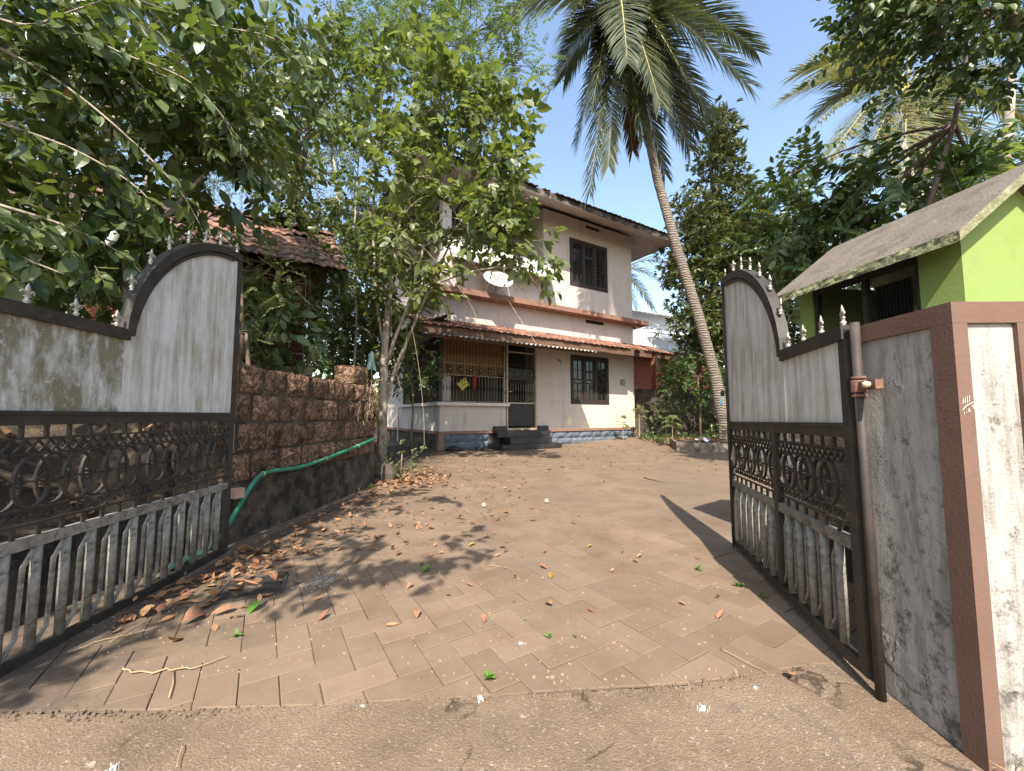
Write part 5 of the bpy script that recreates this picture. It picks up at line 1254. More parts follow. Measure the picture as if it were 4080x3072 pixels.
# 6. dense growth closing the gap between wall, shed and house
for k, (px_, py_, Y, rad, n, sp, lm, sd, lab) in enumerate((
    (1330,1290,8.6,(0.7,0.6,0.9),26,S_small,L_mid,71,'bushy shrub with sunlit tips behind the laterite wall'),
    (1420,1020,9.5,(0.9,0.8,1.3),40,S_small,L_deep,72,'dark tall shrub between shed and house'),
    (1050,1280,5.6,(0.5,0.4,0.45),14,S_big,L_near,73,'broad leaved shrub in front of the red shed wall'),
    (960,1080,4.4,(0.45,0.3,0.3),9,S_fern,L_mid,74,'fresh green fern like creeper beside the gate top'),
    (980,1330,4.3,(0.25,0.2,0.3),5,S_fern,L_mid,75,'small ferny creeper at the gate edge'),
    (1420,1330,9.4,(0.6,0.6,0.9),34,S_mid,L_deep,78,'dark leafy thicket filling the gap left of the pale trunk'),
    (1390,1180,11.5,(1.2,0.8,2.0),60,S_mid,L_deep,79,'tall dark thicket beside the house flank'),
    (1230,1330,10.5,(1.0,0.8,1.2),36,S_small,L_back,70,'shady shrub far behind the laterite wall'),
    (1640,1460,9.2,(0.55,0.5,0.55),18,S_small,L_deep,76,'leafy creeper with some yellow leaves beside the porch'),
    (1230,1130,6.4,(0.7,0.5,0.5),20,S_small,L_back,77,'thin twiggy shrub under the shed eaves'))):
    c = at(px_,py_,Y); zb0 = 0.0 if px_ > 1300 else 1.1
    tree('shrub', lab, [(c.x,c.y,zb0,0.03),(c.x+0.05,c.y,(zb0+c.z)/2,0.025),(c.x,c.y,c.z,0.015)], [(c,rad,n)], sp, lm, M_bark2, 'shrubs on the left plot', 'shrub', sd, 7, 0.4, 0.1, 0.015, crownname='foliage')
# 7. right side: evergreen behind the palm
b = at(2870,1655,16.0)
tE = tree('evergreen_tree', 'dense dark evergreen tree with pointed top behind the leaning palm', [(b.x,16.0,0,0.22),(b.x,16.0,3,0.18),(b.x,16,7,0.12),(b.x,16,11.5,0.04)],
    [(at(2865,520,16),(0.45,0.5,0.9),26),(at(2850,660,16),(0.75,0.8,0.9),36),(at(2920,800,15.8),(1.0,1.0,0.9),44),(at(2790,860,15.8),(1.0,1.0,0.9),46),(at(2900,1000,15.5),(1.5,1.2,1.0),60),(at(2760,1060,15.4),(1.0,1.1,1.0),56),(at(3050,1060,15.5),(1.4,1.2,1.2),60),(at(2860,1250,15.2),(1.7,1.2,1.1),70),(at(2800,1300,15.2),(0.9,1.0,0.8),40),(at(3060,1330,15.2),(1.5,1.2,1.0),50),(at(2850,1430,15.2),(1.2,1.0,0.7),20),(at(2790,980,15.2),(1.0,1.0,1.0),20),(at(3000,900,15.4),(1.1,1.0,0.8),40),(at(3150,980,14.5),(1.2,1.0,0.9),44),(at(3180,1150,14),(1.2,1.0,1.0),44)],
    S_ros, L_dark, M_bark2, seed=81, per=7, cluster=0.6, branch_r=0.06)
# 8. right mid: big pinnate leaves above the kennel
t9 = pxl([(3480,1300,5.3,0.04),(3640,980,5.2,0.034),(3720,760,5.1,0.031),(3800,500,5.0,0.028),(3850,250,5.0,0.025),(3800,20,5.0,0.02),(3760,-200,5.0,0.015)]); t9[0] = (t9[0][0],t9[0][1],0.0,0.05)
tF = tree('ash_leaved_tree', 'brown stemmed tree with long paired leaves rising behind the kennel roof', t9,
    [(at(3420,760,6.0),(0.8,0.6,0.4),22),(at(3650,800,5.6),(0.7,0.6,0.45),22),(at(3250,900,6.6),(0.7,0.6,0.5),20),(at(3150,1010,7.0),(0.7,0.6,0.6),20),(at(3380,960,6.0),(0.7,0.6,0.4),18),(at(3100,730,7.2),(0.5,0.5,0.4),9),(at(3850,900,5.6),(0.7,0.6,0.5),16)],
    S_pinbig, L_deep, M_bark2, seed=91, per=3, cluster=0.4, droop=0.2, branch_r=0.025)
tG = tree('overhanging_tree', 'dark small leaved bough overhanging from the upper right corner', [(6.6,4.4,0,0.1),(6.5,4.4,2.5,0.085),(6.2,4.3,4.2,0.07),(5.6,4.2,5.5,0.05)],
    [(at(3540,70,4.4),(0.45,0.5,0.3),11),(at(3720,140,4.4),(0.45,0.5,0.35),12),(at(3960,60,4.2),(0.5,0.5,0.35),11),(at(4060,260,4.3),(0.3,0.4,0.3),5),(at(3420,20,4.4),(0.3,0.3,0.25),6),(at(3800,-120,4.2),(1.0,0.8,0.4),18)],
    S_ov, L_deep, M_bark2, seed=95, per=8, cluster=0.36, droop=0.1, branch_r=0.03)
for k, (px_, py_, Y, rad, n, sp, lm, sd, lab) in enumerate((
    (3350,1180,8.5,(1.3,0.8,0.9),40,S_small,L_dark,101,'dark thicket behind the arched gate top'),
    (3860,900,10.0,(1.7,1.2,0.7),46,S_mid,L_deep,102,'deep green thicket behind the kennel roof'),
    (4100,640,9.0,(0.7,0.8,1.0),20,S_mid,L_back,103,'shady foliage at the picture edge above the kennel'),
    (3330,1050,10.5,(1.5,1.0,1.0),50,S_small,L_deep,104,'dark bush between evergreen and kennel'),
    (2780,1500,14.6,(1.1,0.6,0.7),24,S_ros,L_deep,105,'glossy shrub at the foot of the leaning palm'),
    (2650,1640,15.2,(0.7,0.5,0.45),14,S_small,L_deep,106,'low shrub against the far dark wall'),
    (2860,1640,15.0,(0.7,0.5,0.4),14,S_mid,L_dark,107,'low bush behind the palm base'))):
    c = at(px_,py_,Y)
    tree('shrub', lab, [(c.x,c.y,0,0.05),(c.x+0.05,c.y,c.z*0.5,0.04),(c.x,c.y,c.z,0.02)], [(c,rad,n)], sp, lm, M_bark2, 'shrubs on the right', 'shrub', sd, 8, 0.5, 0.1, 0.03, crownname='foliage')

# ---------------------------------------------------------------- coconut palms
def frond_mesh(base, ctrl, tip, ln=0.95, npair=70, wd=0.05, grav=0.55, rng=None):
    """one palm leaf: midrib plus pairs of narrow leaflets; returns MB pieces (leaflets, midrib)"""
    base, ctrl, tip = Vector(base), Vector(ctrl), Vector(tip)
    N = 24; pts = bez(base, ctrl, tip, N); V = []; L = []; T = []; Mi = []; o = 0
    mb = MB(); mb.tube(pts, [0.05*(1-0.93*(i/N)**0.8) for i in range(N+1)], 5)
    for v in mb.v: V.append(v)
    for f in mb.f: L.extend(f); T.append(len(f)); Mi.append(1)
    o = len(mb.v)
    for k in range(npair):
        t = 0.13 + 0.87*(k+0.5)/npair; x = t*N; i = min(int(x), N-1); p = pts[i].lerp(pts[i+1], x-i); tg = (pts[i+1]-pts[i]).normalized()
        side = tg.cross(Vector((0,0,1)))
        if side.length < 0.15: side = tg.cross(Vector((0.5,-0.8,0)))
        side.normalize(); nrm = side.cross(tg).normalized()
        Lf = ln*(0.34+0.66*math.sin(PI*min(1,(0.10+t*0.84)))**0.6)
        for sg in (-1,1):
            jl = Lf*rng.uniform(0.85,1.1); d = (side*sg*(0.85-0.45*t) + tg*(0.42+0.5*t) + nrm*rng.uniform(-0.05,0.25)).normalized()
            q = Vector(p); wv = d.cross(nrm).normalized(); prev = None; ww = wd*rng.uniform(0.8,1.1)
            for m_, fw in enumerate((0.5,1.0,0.75,0.06)):
                V.append(tuple(q - wv*ww*fw*0.5)); V.append(tuple(q + wv*ww*fw*0.5))
                q = q + d*(jl/3); d = (d + Vector((0,0,-grav*rng.uniform(0.7,1.3)))*0.33).normalized()
            for m_ in range(3):
                L.extend((o+2*m_, o+2*m_+1, o+2*m_+3, o+2*m_+2)); T.append(4); Mi.append(0)
            o += 8
    return V, L, T, Mi
M_rachis = pm('palm_midrib', (0.30,0.26,0.10),(0.42,0.36,0.15),6,0.6,0.1)
def palm(name, label, trunk, hub, fronds, group, seed, ln=0.95, npair=70, nuts=True, dead=(), lm=None):
    rng = random.Random(seed); g = empty(name, trunk[0][:3]); tag(g, label, 'palm', group); off = Vector(trunk[0][:3])
    pts = []; rs = []
    for i in range(len(trunk)-1):
        a, b = trunk[i], trunk[i+1]; n_ = 14
        for q in range(n_): t = q/n_; pts.append(Vector([a[j]+(b[j]-a[j])*t for j in range(3)]) - off); rs.append((a[3]+(b[3]-a[3])*t)*(1.0+(0.035 if q % 2 else -0.02)))
    pts.append(Vector(trunk[-1][:3])-off); rs.append(trunk[-1][3])
    MB().tube(pts, rs, 12).build('trunk', M_palm, g, True)
    hub = Vector(hub)
    for k, fr in enumerate(fronds):
        tip = Vector(fr[0]); lift = fr[1]
        ctrl = hub + (tip-hub)*0.38 + Vector((0,0,lift))
        V, L, T, Mi = frond_mesh(hub-off + (tip-hub).normalized()*0.15, ctrl-off, tip-off, ln*fr[2] if len(fr) > 2 else ln, npair, 0.046 if ln > 0.8 else 0.042, 0.42, rng)
        isd = k in dead
        me = fast_mesh('frond', V, L, T, [L_frond_dead if isd else (lm or L_frond), M_rachis], Mi); link('frond', me, None, g)
    if nuts:
        nm = MB().lathe([(0.001,-0.15),(0.07,-0.13),(0.12,-0.04),(0.12,0.05),(0.07,0.13),(0.001,0.15)], 10).mesh('coconut', True); nm.materials.append(pm('coconut_husk', (0.16,0.17,0.05),(0.26,0.22,0.07),5,0.6,0.1))
        for k in range(9):
            a = rng.uniform(0,2*PI); link('coconut', nm, None, g, hub - off + Vector((0.34*math.cos(a),0.34*math.sin(a),-0.45+rng.uniform(-0.2,0.15))), (rng.uniform(-.3,.3),rng.uniform(-.3,.3),0))
    return g
PH = at(2462,0,12)
ptr = [(*at(2900,1790,12.0)[:], 0.2)] + pxl([(2888,1700,12,0.185),(2850,1500,12,0.16),(2780,1250,12,0.15),(2700,1000,12,0.14),(2620,720,12,0.13),(2554,405,12,0.125),(2500,150,12,0.115)]) + [(PH.x,PH.y,PH.z+0.1,0.12)]
ptr[0] = (ptr[1][0]+0.08, 12.0, 0.0, 0.28)
fr = [(at(2120,500,11.0),0.9,1.05),(at(2630,420,10.2),1.2,1.05),(at(2352,760,11.4),0.5,0.9),(at(2425,660,10.9),0.7,0.85),(at(2975,330,11.0),1.3,1.05),(at(3010,200,13.2),1.6,1.0),(at(2745,585,13.2),0.8,0.95),(at(2648,690,12.7),0.5,0.8),
      (at(1960,120,11.2),1.7,1.1),(at(2250,300,13.6),1.3,1.0),(at(2800,100,14.5),1.8,1.0),(at(2520,600,12.6),0.4,0.7),(at(2830,470,12.2),1.0,0.9),
      (at(2100,-250,12.5),1.6,1.0),(at(2450,-520,12.5),0.6,1.0),(at(2850,-330,12.5),1.6,1.0),(at(2650,-420,14.0),1.0,1.0),(at(2250,-420,13.5),1.2,1.0),(at(2500,250,9.9),1.6,1.0),(at(2740,330,10.5),1.3,1.0),(at(2560,560,11.2),0.6,0.9),(at(2690,520,11.6),0.8,0.9),(at(2300,560,12.4),0.9,0.9),(at(2250,120,10.6),1.6,1.0),(at(2780,520,12.8),0.8,0.9),(at(2360,430,11.4),1.0,0.9)]
pal0 = palm('coconut_palm', 'tall coconut palm leaning in front of the house, trunk rising from the kerbed bed', ptr, PH, fr, 'coconut palms', 111, 1.2, 125, dead=(11,))
for (dz, a0, a1, h_, cm) in ((1.42,-2.1,-1.7,0.22,(0.07,0.19,0.32)),(1.46,-1.68,-1.4,0.2,(0.22,0.23,0.06))):
    pmk = MB(); cc = Vector((6.22,12.0,0)); 
    ctr = [Vector(t[:3]) for t in ptr]; 
    def axp(z):
        for i in range(len(ctr)-1):
            if ctr[i].z <= z <= ctr[i+1].z: return ctr[i].lerp(ctr[i+1], (z-ctr[i].z)/max(1e-6,ctr[i+1].z-ctr[i].z))
        return ctr[1]
    pmk.sheet(lambda a, b: tuple(axp(dz+h_*(b-0.5)) + Vector((0.176*math.cos(a0+(a1-a0)*a), 0.176*math.sin(a0+(a1-a0)*a), 0)) - Vector(pal0.location)), 6, 4)
    pmk.build('paint_mark', pm('paint_mark_%d' % int(dz*100), tuple(c*0.7 for c in cm), cm, 14, 0.8, 0.3, 40, c3=(0.16,0.13,0.1), pscale=12, pthr=(0.5,0.6)), pal0, True)
h2 = at(3620,330,12.0)
palm('coconut_palm', 'coconut palm with yellow green fronds half hidden behind the kennel trees', [(h2.x+0.6,12.0,0,0.24),(h2.x+0.5,12.0,3,0.2),(h2.x+0.25,12,7,0.17),(h2.x,12,h2.z,0.13)], h2,
    [(at(3120,400,11.5),1.2),(at(3190,560,11),1.0),(at(3360,170,12.5),0.9),(at(3200,720,12),0.7),(at(3400,760,10.5),0.6),(at(3180,290,12.0),1.2),(at(4100,480,11.5),1.3),(at(4060,760,11.0),0.9),(at(3600,780,10.2),0.5),(at(3850,900,12.5),0.5),(at(4150,200,12.0),1.5),(at(3620,-150,12.0),0.8),(at(3300,640,10),0.9),(at(3260,450,13),1.0)], 'coconut palms', 112, 1.15, 95, lm=L_frond2)
h3 = at(2475,1080,27.0)
palm('coconut_palm', 'far coconut palm peeping out past the house corner', [(h3.x,27,0,0.22),(h3.x,27,6,0.18),(h3.x,27,h3.z,0.14)], h3,
    [(at(2660,1150,26.5),1.2),(at(2640,1290,26.5),0.8),(at(2610,1010,27),1.4),(at(2570,1330,27),0.5),(at(2690,1060,27.5),1.2),(at(2600,1230,28),0.9),(at(2350,1000,27),1.2),(at(2300,1200,27),0.8)], 'coconut palms', 113, 0.9, 44, nuts=False)
# pale stems and papaya behind the kennel
pp = empty('papaya_plant', at(3810,1655,6.2)); pp.location.z = 0; tag(pp, 'papaya plant with knobbly green stem behind the kennel roof', 'plant')
c0 = Vector(pp.location); tpz = at(3845,640,6.2) - c0
MB().tube([(0,0,0),(0.02,0,tpz.z*0.5),tuple(tpz*0.98)], [0.07,0.06,0.045], 9).build('stem', pm('papaya_stem', (0.20,0.25,0.11),(0.32,0.36,0.19),22,0.7,0.6,40,bdist=0.015), pp, True)
def papaya_leaf(sz):
    mb = MB(); 
    for k in range(7):
        a = -2.2 + 4.4*k/6; l = sz*(1.0-0.12*abs(k-3)); d = Vector((math.cos(a),math.sin(a),-0.25)); s_ = Vector((-math.sin(a),math.cos(a),0))
        pts = [Vector((0,0,0)), d*l*0.35 + s_*l*0.10, d*l*0.55 + s_*l*0.22, d*l*0.62 + s_*l*0.10, d*l, d*l*0.62 - s_*l*0.10, d*l*0.55 - s_*l*0.22, d*l*0.35 - s_*l*0.10]
        mb.add(pts, [(0,1,2,3),(0,3,4,5),(0,5,6,7)])
    return mb.mesh('papaya_leaf')
PLm = papaya_leaf(0.27); PLm.materials.append(L_mid)
for k in range(14):
    a = 2.4*k; e = tpz + Vector((0.45*math.cos(a), 0.45*math.sin(a), 0.28 - 0.035*k)); MB().tube([tuple(tpz - Vector((0,0,0.02*k))), tuple(e)], 0.008, 5).build('petiole', M_twig, pp)
    link('leaf', PLm, None, pp, e, (0, 0.3, a))
for k, (xa,ya,xb,yb,Y,r) in enumerate(((3985,1000,4040,180,9.5,0.11),(3700,900,3590,560,9.0,0.09))):
    a, b2 = at(xa,ya,Y), at(xb,yb,Y); lo_ = Vector((a.x-0.15, Y, 0))
    tree('slim_tree', ('pale slim trunk at the picture edge above the kennel roof','pale slim trunk between the palm fronds behind the kennel')[k], [(*lo_, r*1.2),(*a, r),(*((a+b2)/2), r*0.9),(*b2, r*0.7)], [(b2+Vector((0,0,0.8)),(0.9,0.8,0.7),14)], S_small, L_deep, M_bark, 'pale slim trees behind the kennel', 'tree', 120+k, 7, 0.5, 0.1, 0.03)
# bare stems between wall and house
for k, (x0,y0,x1,y1,Y,r,lab) in enumerate(((1385,1500,1330,620,9.8,0.055,'thin straight stem left of the climber clad tree'),(1440,1520,1470,700,9.6,0.045,'thin reddish stem just left of the pale trunk'),(1350,1520,1385,900,10.2,0.04,'slender grey stem behind the laterite wall end'))):
    a, b2 = at(x0,y0,Y), at(x1,y1,Y)
    tree('sapling', lab, [(a.x,Y,0,r*1.2),(*a,r),(*((a+b2)/2+Vector((0.05,0,0))),r*0.85),(*b2,r*0.55)], [(b2+Vector((0,0,0.3)),(0.5,0.5,0.7),10)], S_small, L_mid, M_bark, 'saplings between wall and house', 'tree', 130+k, 8, 0.4, 0.1, 0.02)
# wood of distant trees behind everything
rngb = np.random.default_rng(9); Pb = []; Db = []
for k in range(5200):
    a = rngb.uniform(-1.05, 1.0); dist = rngb.uniform(34,48); hgt = 5.5 + 2.5*math.sin(a*9)+1.5*math.sin(a*23)
    Pb.append((dist*math.sin(a), dist*math.cos(a), abs(rngb.normal(0,1))*hgt*0.45)); Db.append(rngb.normal(0,1,3))
bm2 = grow('distant_treeline', None, S_ros, np.array(Pb), np.array(Db), np.full(len(Pb), 4.0), [L_back, M_twig], rngb)
tag(bm2, 'far belt of trees behind the houses', 'trees', kind='stuff')

# ---------------------------------------------------------------- neighbouring house past the far corner
nb = empty('neighbour_house', (6.4,20.0,0), 0.42); tag(nb, 'white neighbouring house with railed balcony and terracotta lower wall', 'house')
M_nw = streaked('neighbour_white', (0.72,0.72,0.72), (0.5,0.49,0.46), (0.2,0.19,0.17), 4.0, (0.5,0.8), None, 0.8)
M_terr = pm('terracotta_paint', (0.30,0.10,0.065),(0.40,0.145,0.095),3,0.8,0.1,60,c3=(0.25,0.085,0.055),pscale=3)
MB().box(0.0, 8, 2.0, 2.3, 0, 4.28).build('lower_wall', M_terr, nb)
MB().box(-1.6, -0.01, 1.4, 2.3, 0, 4.28).build('side_wall', M_nw, nb)
MB().box(0.02, 8, -0.2, 2.4, 4.29, 4.98).build('balcony_slab', M_nw, nb)
MB().box(-1.6, 8, 2.2, 2.45, 4.99, 7.0).build('upper_wall', M_nw, nb)
MB().box(-1.6, 0.01, 0.5, 0.8, 4.3, 6.15).build('parapet', M_nw, nb)
MB().box(0.62, 1.30, 2.15, 2.19, 5.0, 6.55).build('door', M_terr, nb)
for x in (0.95, 4.2): MB().box(x, x+0.32, -0.1, 0.22, 0, 4.28).build('column', M_terr, nb)
for z in (5.2, 5.42, 5.64): MB().tube([(0.08,-0.12,z),(8,-0.12,z)], 0.03, 6).build('rail', M_nw, nb)
for z in (5.2, 5.42, 5.64): MB().tube([(0.08,-0.12,z),(0.08,0.5,z)], 0.03, 6).build('rail', M_nw, nb)
for k in range(8): MB().tube([(0.08+1.1*k,-0.12,4.98),(0.08+1.1*k,-0.12,5.66)], 0.03, 6).build('rail_post', M_nw, nb)
corr(-2.0, 8, 1.6, 6.75, 3.2, 7.35, 0.22, 0.03, 6).build('corrugated_roof', M_asb, nb)
# dark wall between the plots
dw = MB(); dp0, dp1 = Vector((4.9,16.2,0)), Vector((12,17.5,0))
dwl = empty('compound_wall', dp0, math.atan2(1.3,7.1)); tag(dwl, 'dark weathered block wall beyond the house corner', 'wall')
MB().box(0,7.2,0.02,0.3,0,2.05).build('wall_core', M_cement_dark, dwl)
for row in range(6):
    for k in range(13):
        x = 0.12 + 0.46*k + (0.23 if row % 2 else 0)
        MB().box(x-0.215, x+0.215, 0.0, 0.019, 0.10+0.33*row, 0.41+0.33*row).build('block', M_cement_dark, dwl)

# ---------------------------------------------------------------- kerbed bed round the palm
kb = empty('palm_bed', (4.75,11.2,0), 0.0); tag(kb, 'low concrete kerb bed of earth round the palm foot', 'planter')
kpts = [(-0.1,0.25),(0.15,-0.05),(2.6,-0.45),(3.4,0.6),(3.0,2.0),(0.4,2.0)]
MB().slab(kpts, -0.02, 0.24).build('kerb', pm('kerb_cement', (0.14,0.115,0.09),(0.23,0.195,0.155),7,0.95,0.5,50,c3=(0.07,0.056,0.043),pscale=4,pthr=(0.5,0.65)), kb)
MB().slab([(x*0.93+0.1,y*0.86+0.1) for x, y in kpts], 0.1, 0.262).build('soil', M_earth, kb)
pb = MB(); pb.sheet(lambda a, b: (0.36*(a-0.5), 0.2*(b-0.5), 0.06*math.sin(a*7)*math.cos(b*5)+0.05), 10, 8)
o_ = pb.build('plastic_bag', pm('plastic_white', (0.68,0.68,0.7),(0.8,0.8,0.82),5,0.4,0.2,20), None, True, (5.35,11.35,0.27)); tag(o_, 'crumpled white plastic bag on the earth of the palm bed', 'bag')
def seedling(name, label, loc, h, n, lsz, lmat, group=None, me=None, cat='plant'):
    g = empty(name, loc); tag(g, label, cat, group)
    MB().tube([(0,0,0),(0.01,0,h*0.6),(0.0,0.01,h)], [0.008*h*2+0.002,0.006*h*2+0.001,0.002], 5).build('stem', M_twig, g)
    for k in range(n):
        a = 2.4*k + R.random(); z = h*(0.55+0.45*k/max(1,n-1)); 
        if me: link('leaf', me, None, g, (0.25*h*math.cos(a),0.25*h*math.sin(a),z), (0,R.uniform(0.1,0.5),a), lsz)
        else:
            v, f = leaf_tpl(lsz, lsz*0.5, 3, 0.2, 0.3); l_ = MB().add([tuple(q) for q in v], f).build('leaf', lmat, g, loc=(0,0,z)); l_.rotation_euler = (0, R.uniform(-0.5,0.2), a)
    return g
seedling('papaya_seedling', 'little papaya seedling growing at the kerb of the palm bed', (5.0,12.6,0.26), 0.75, 8, 0.9, L_weed, None, PLm)
seedling('papaya_seedling', 'small papaya seedling close to the palm trunk', (6.15,11.6,0.26), 0.5, 6, 0.55, L_weed, None, PLm)
for k, (x, y, h, lab) in enumerate(((3.9,14.2,0.9,'spindly plant with broad leaves near the house corner'),(4.6,14.6,1.3,'taller spindly plant beside the dark wall'))):
    seedling('broadleaf_plant', lab, (x,y,0.1), h, 9, 0.34, L_mid, 'plants by the house corner')
# undergrowth and leaf litter by the far wall
def scatter(name, n, region, mat, label, seed, parent=None, size=(0.045,0.09), zf=None, flat=0.5, tpl=(0.5,3)):
    rng = np.random.default_rng(seed); VV=[];LL=[];TT=[];o=0
    tp = [leaf_tpl(1.0, rng.uniform(0.38,0.55), 3, rng.uniform(-0.3,0.7), rng.uniform(-0.5,0.4)) for _ in range(6)]
    for k in range(n):
        x, y = region(rng); s_ = size[0]*0.5 + (size[1]-size[0]*0.5)*rng.beta(1.6,2.0); v, f = tp[rng.integers(0,6)]
        az = rng.uniform(0,2*PI); el = rng.normal(0,flat*0.5); M_ = rotm(np.array([math.cos(az)*math.cos(el),math.sin(az)*math.cos(el),math.sin(el)]), rng.normal(0,flat))
        p = (v - np.array([0.5,0,0])) @ M_.T * s_; z0 = (zf(x,y) if zf else gz(x,y)); p = p + np.array([x,y,z0 - p[:,2].min() + 0.002 + (abs(rng.normal(0,0.012)) if flat > 0.3 else 0)])
        VV.append(p)
        for q in f: LL.extend([i+o for i in q]); TT.append(len(q))
        o += len(p)
    me = fast_mesh(name, np.concatenate(VV), LL, TT, [mat]); ob = link(name, me, None, parent); tag(ob, label, None if parent else 'leaf litter', kind='stuff'); return ob
def reg_poly(f): return f
def gate_drift(rng):
    t = rng.uniform(0,1)**0.7; x = -2.12 + abs(rng.normal(0,0.22)) + 0.02; y = 2.1 + 1.5*t; return (max(-2.1, x - 0.05), y)
scatter('leaf_litter', 260, lambda r: (-2.0 + abs(r.normal(0,0.28)), 1.9+1.5*r.beta(2.2,2.2)), L_litter, 'drift of dry brown leaves along the foot of the open gate leaf', 201)
scatter('leaf_litter', 130, lambda r: (-1.98 + abs(r.normal(0,0.3)), r.uniform(3.2,5.6)), L_litter, 'dry leaves strewn along the laterite wall foot', 202)
scatter('leaf_litter', 420, lambda r: (-1.6 + r.normal(0,0.33), 6.3 + r.normal(0,0.55)), L_litter, 'heap of dry leaves at the end of the laterite wall', 203, size=(0.06,0.13))
scatter('leaf_litter', 330, lambda r: (-1.9+2.2*r.uniform(0,1)**1.5, 2.9+4.5*r.uniform(0,1)), L_litter, 'loose dry leaves on the shaded pavers', 204, flat=0.35)
scatter('leaf_litter', 500, lambda r: (r.uniform(-2.2,5.2), r.uniform(7.0,13.2)), L_litter, 'dry leaves scattered thinly over the far yard', 205, flat=0.3, size=(0.04,0.1))
scatter('leaf_litter', 900, lambda r: (4.6+3.2*r.uniform(0,1), 11.3+3.8*r.uniform(0,1)), L_litter, 'thick litter of dry leaves round the palm and far wall', 206, zf=lambda x, y: 0.27 if (11.3 < y < 13.2 and 4.9 < x < 7.9) else gz(x,y))
scatter('leaf_litter', 520, lambda r: (-2.5-1.6*r.uniform(0,1), r.uniform(1.0,3.6)), L_litter, 'dry leaves and straw on the bank behind the gate', 207, zf=bank_z)
scatter('undergrowth', 900, lambda r: (4.5+3.5*r.uniform(0,1), 13.4+2.0*r.uniform(0,1)), L_deep, 'low green undergrowth by the far dark wall', 208, size=(0.08,0.2), flat=1.2, zf=lambda x, y: abs(R.gauss(0,0.16)))
# single leaves lying loose on the pavers
LT = []
for k in range(6):
    v, f = leaf_tpl(1.0, R.uniform(0.42,0.58), 4, R.uniform(0.0,0.9), R.uniform(-0.6,0.5)); v = v - np.array([0.5,0,0]); v[:,2] -= v[:,2].min()
    me = MB().add([tuple(q) for q in v], f).mesh('fallen_leaf'); me.materials.append(L_dry); LT.append(me)
LTg = []
for k in range(2):
    v, f = leaf_tpl(1.0, 0.55, 4, 0.4, 0.2); v = v - np.array([0.5,0,0]); v[:,2] -= v[:,2].min()
    me = MB().add([tuple(q) for q in v], f).mesh('fallen_leaf'); me.materials.append(L_weed if k else L_yellow); LTg.append(me)
def gp(px, py):
    d = ray(px, py); t = -CAMH/d.z; return Vector((d.x*t, d.y*t, 0))
lab_sun = 'dry brown leaf lying loose on the sunlit pavers'
for k in range(70):
    px = R.uniform(1150,2950); py = 1800 + 700*R.random()**1.6; p = gp(px, py)
    if p.y > 12 or p.x < xleft(p.y)+0.1 or (p.x > 1.5 and p.y < 3.4): continue
    o = link('fallen_leaf', LT[k % 6], None, None, (p.x, p.y, 0.004), (R.uniform(-.15,.15),R.uniform(-.15,.15),R.uniform(0,6.3)), R.uniform(0.035,0.065)); tag(o, lab_sun, 'leaf', 'loose dry leaves on the sunlit pavers')
sp = [(1330,2150,0.12),(1250,2210,0.13),(1500,2150,0.11),(1420,2240,0.12),(1130,2230,0.12),(1560,2190,0.11),(1450,2100,0.10),(1660,2095,0.10),(1350,2060,0.10),(1540,2040,0.10),(1215,2120,0.11),(1090,2310,0.12),(1010,2250,0.13),(960,2290,0.13),(1060,2380,0.13),(930,2360,0.14),(820,2420,0.14),(760,2480,0.14),(1000,2340,0.12),(880,2450,0.13),(700,2560,0.12),(1180,2330,0.09),(1350,2310,0.08)]
for k, (px, py, s_) in enumerate(sp):
    p = gp(px, py); o = link('fallen_leaf', LT[(k*5+1) % 6], None, None, (max(p.x,-1.95), p.y, 0.004), (R.uniform(-.35,.35),R.uniform(-.35,.35),R.uniform(0,6.3)), s_*0.72); tag(o, 'large curled brown leaf in the shade near the gate drift', 'leaf', 'large dry leaves in the shade by the gate')
for (px, py, s_, lab, gi) in ((1700,2275,0.085,'bright green fallen leaf at the edge of the leaf shadow',1),(1015,2430,0.10,'green leaf lying on the dark cover slab',1),(2195,2300,0.055,'pale yellow torn leaf in the middle of the pavers',0),(1880,2175,0.07,'yellow curled leaf beside the leaf shadow',0),(2350,2180,0.05,'small yellow leaf scrap right of the middle',0),(2790,2720,0.07,'',2)):
    if gi == 2: continue
    p = gp(px, py); tag(link('fallen_leaf', LTg[gi], None, None, (p.x,p.y,0.004), (0.1,0.1,R.uniform(0,6)), s_), lab, 'leaf')
p = gp(3150,2705); tag(link('fallen_leaf', LT[0], None, None, (p.x,p.y,0.002), (0,0,1.3), 0.075), 'reddish brown leaf on the concrete apron near the gate pipe', 'leaf')
# dark inspection cover with litter
mh = MB().slab([(-1.60,2.20),(-1.30,2.34),(-1.42,2.62),(-1.70,2.50)], -0.01, 0.007); mo = mh.build('cover_slab', pm('wet_black_slab', (0.018,0.016,0.015),(0.05,0.043,0.038),7,0.7,0.3,60,c3=(0.12,0.085,0.06),pscale=6,kind='World')); tag(mo, 'blackened square inspection cover among the leaves near the gate', 'cover')
fr_ = MB()
for a, b in (((-1.60,2.20),(-1.30,2.34)),((-1.30,2.34),(-1.42,2.62)),((-1.42,2.62),(-1.70,2.50)),((-1.70,2.50),(-1.60,2.20))): fr_.bar([(a[0],a[1],0.006),(b[0],b[1],0.006)], 0.012, 0.012)
fr_.build('cover_rim', M_cement_dark, mo)
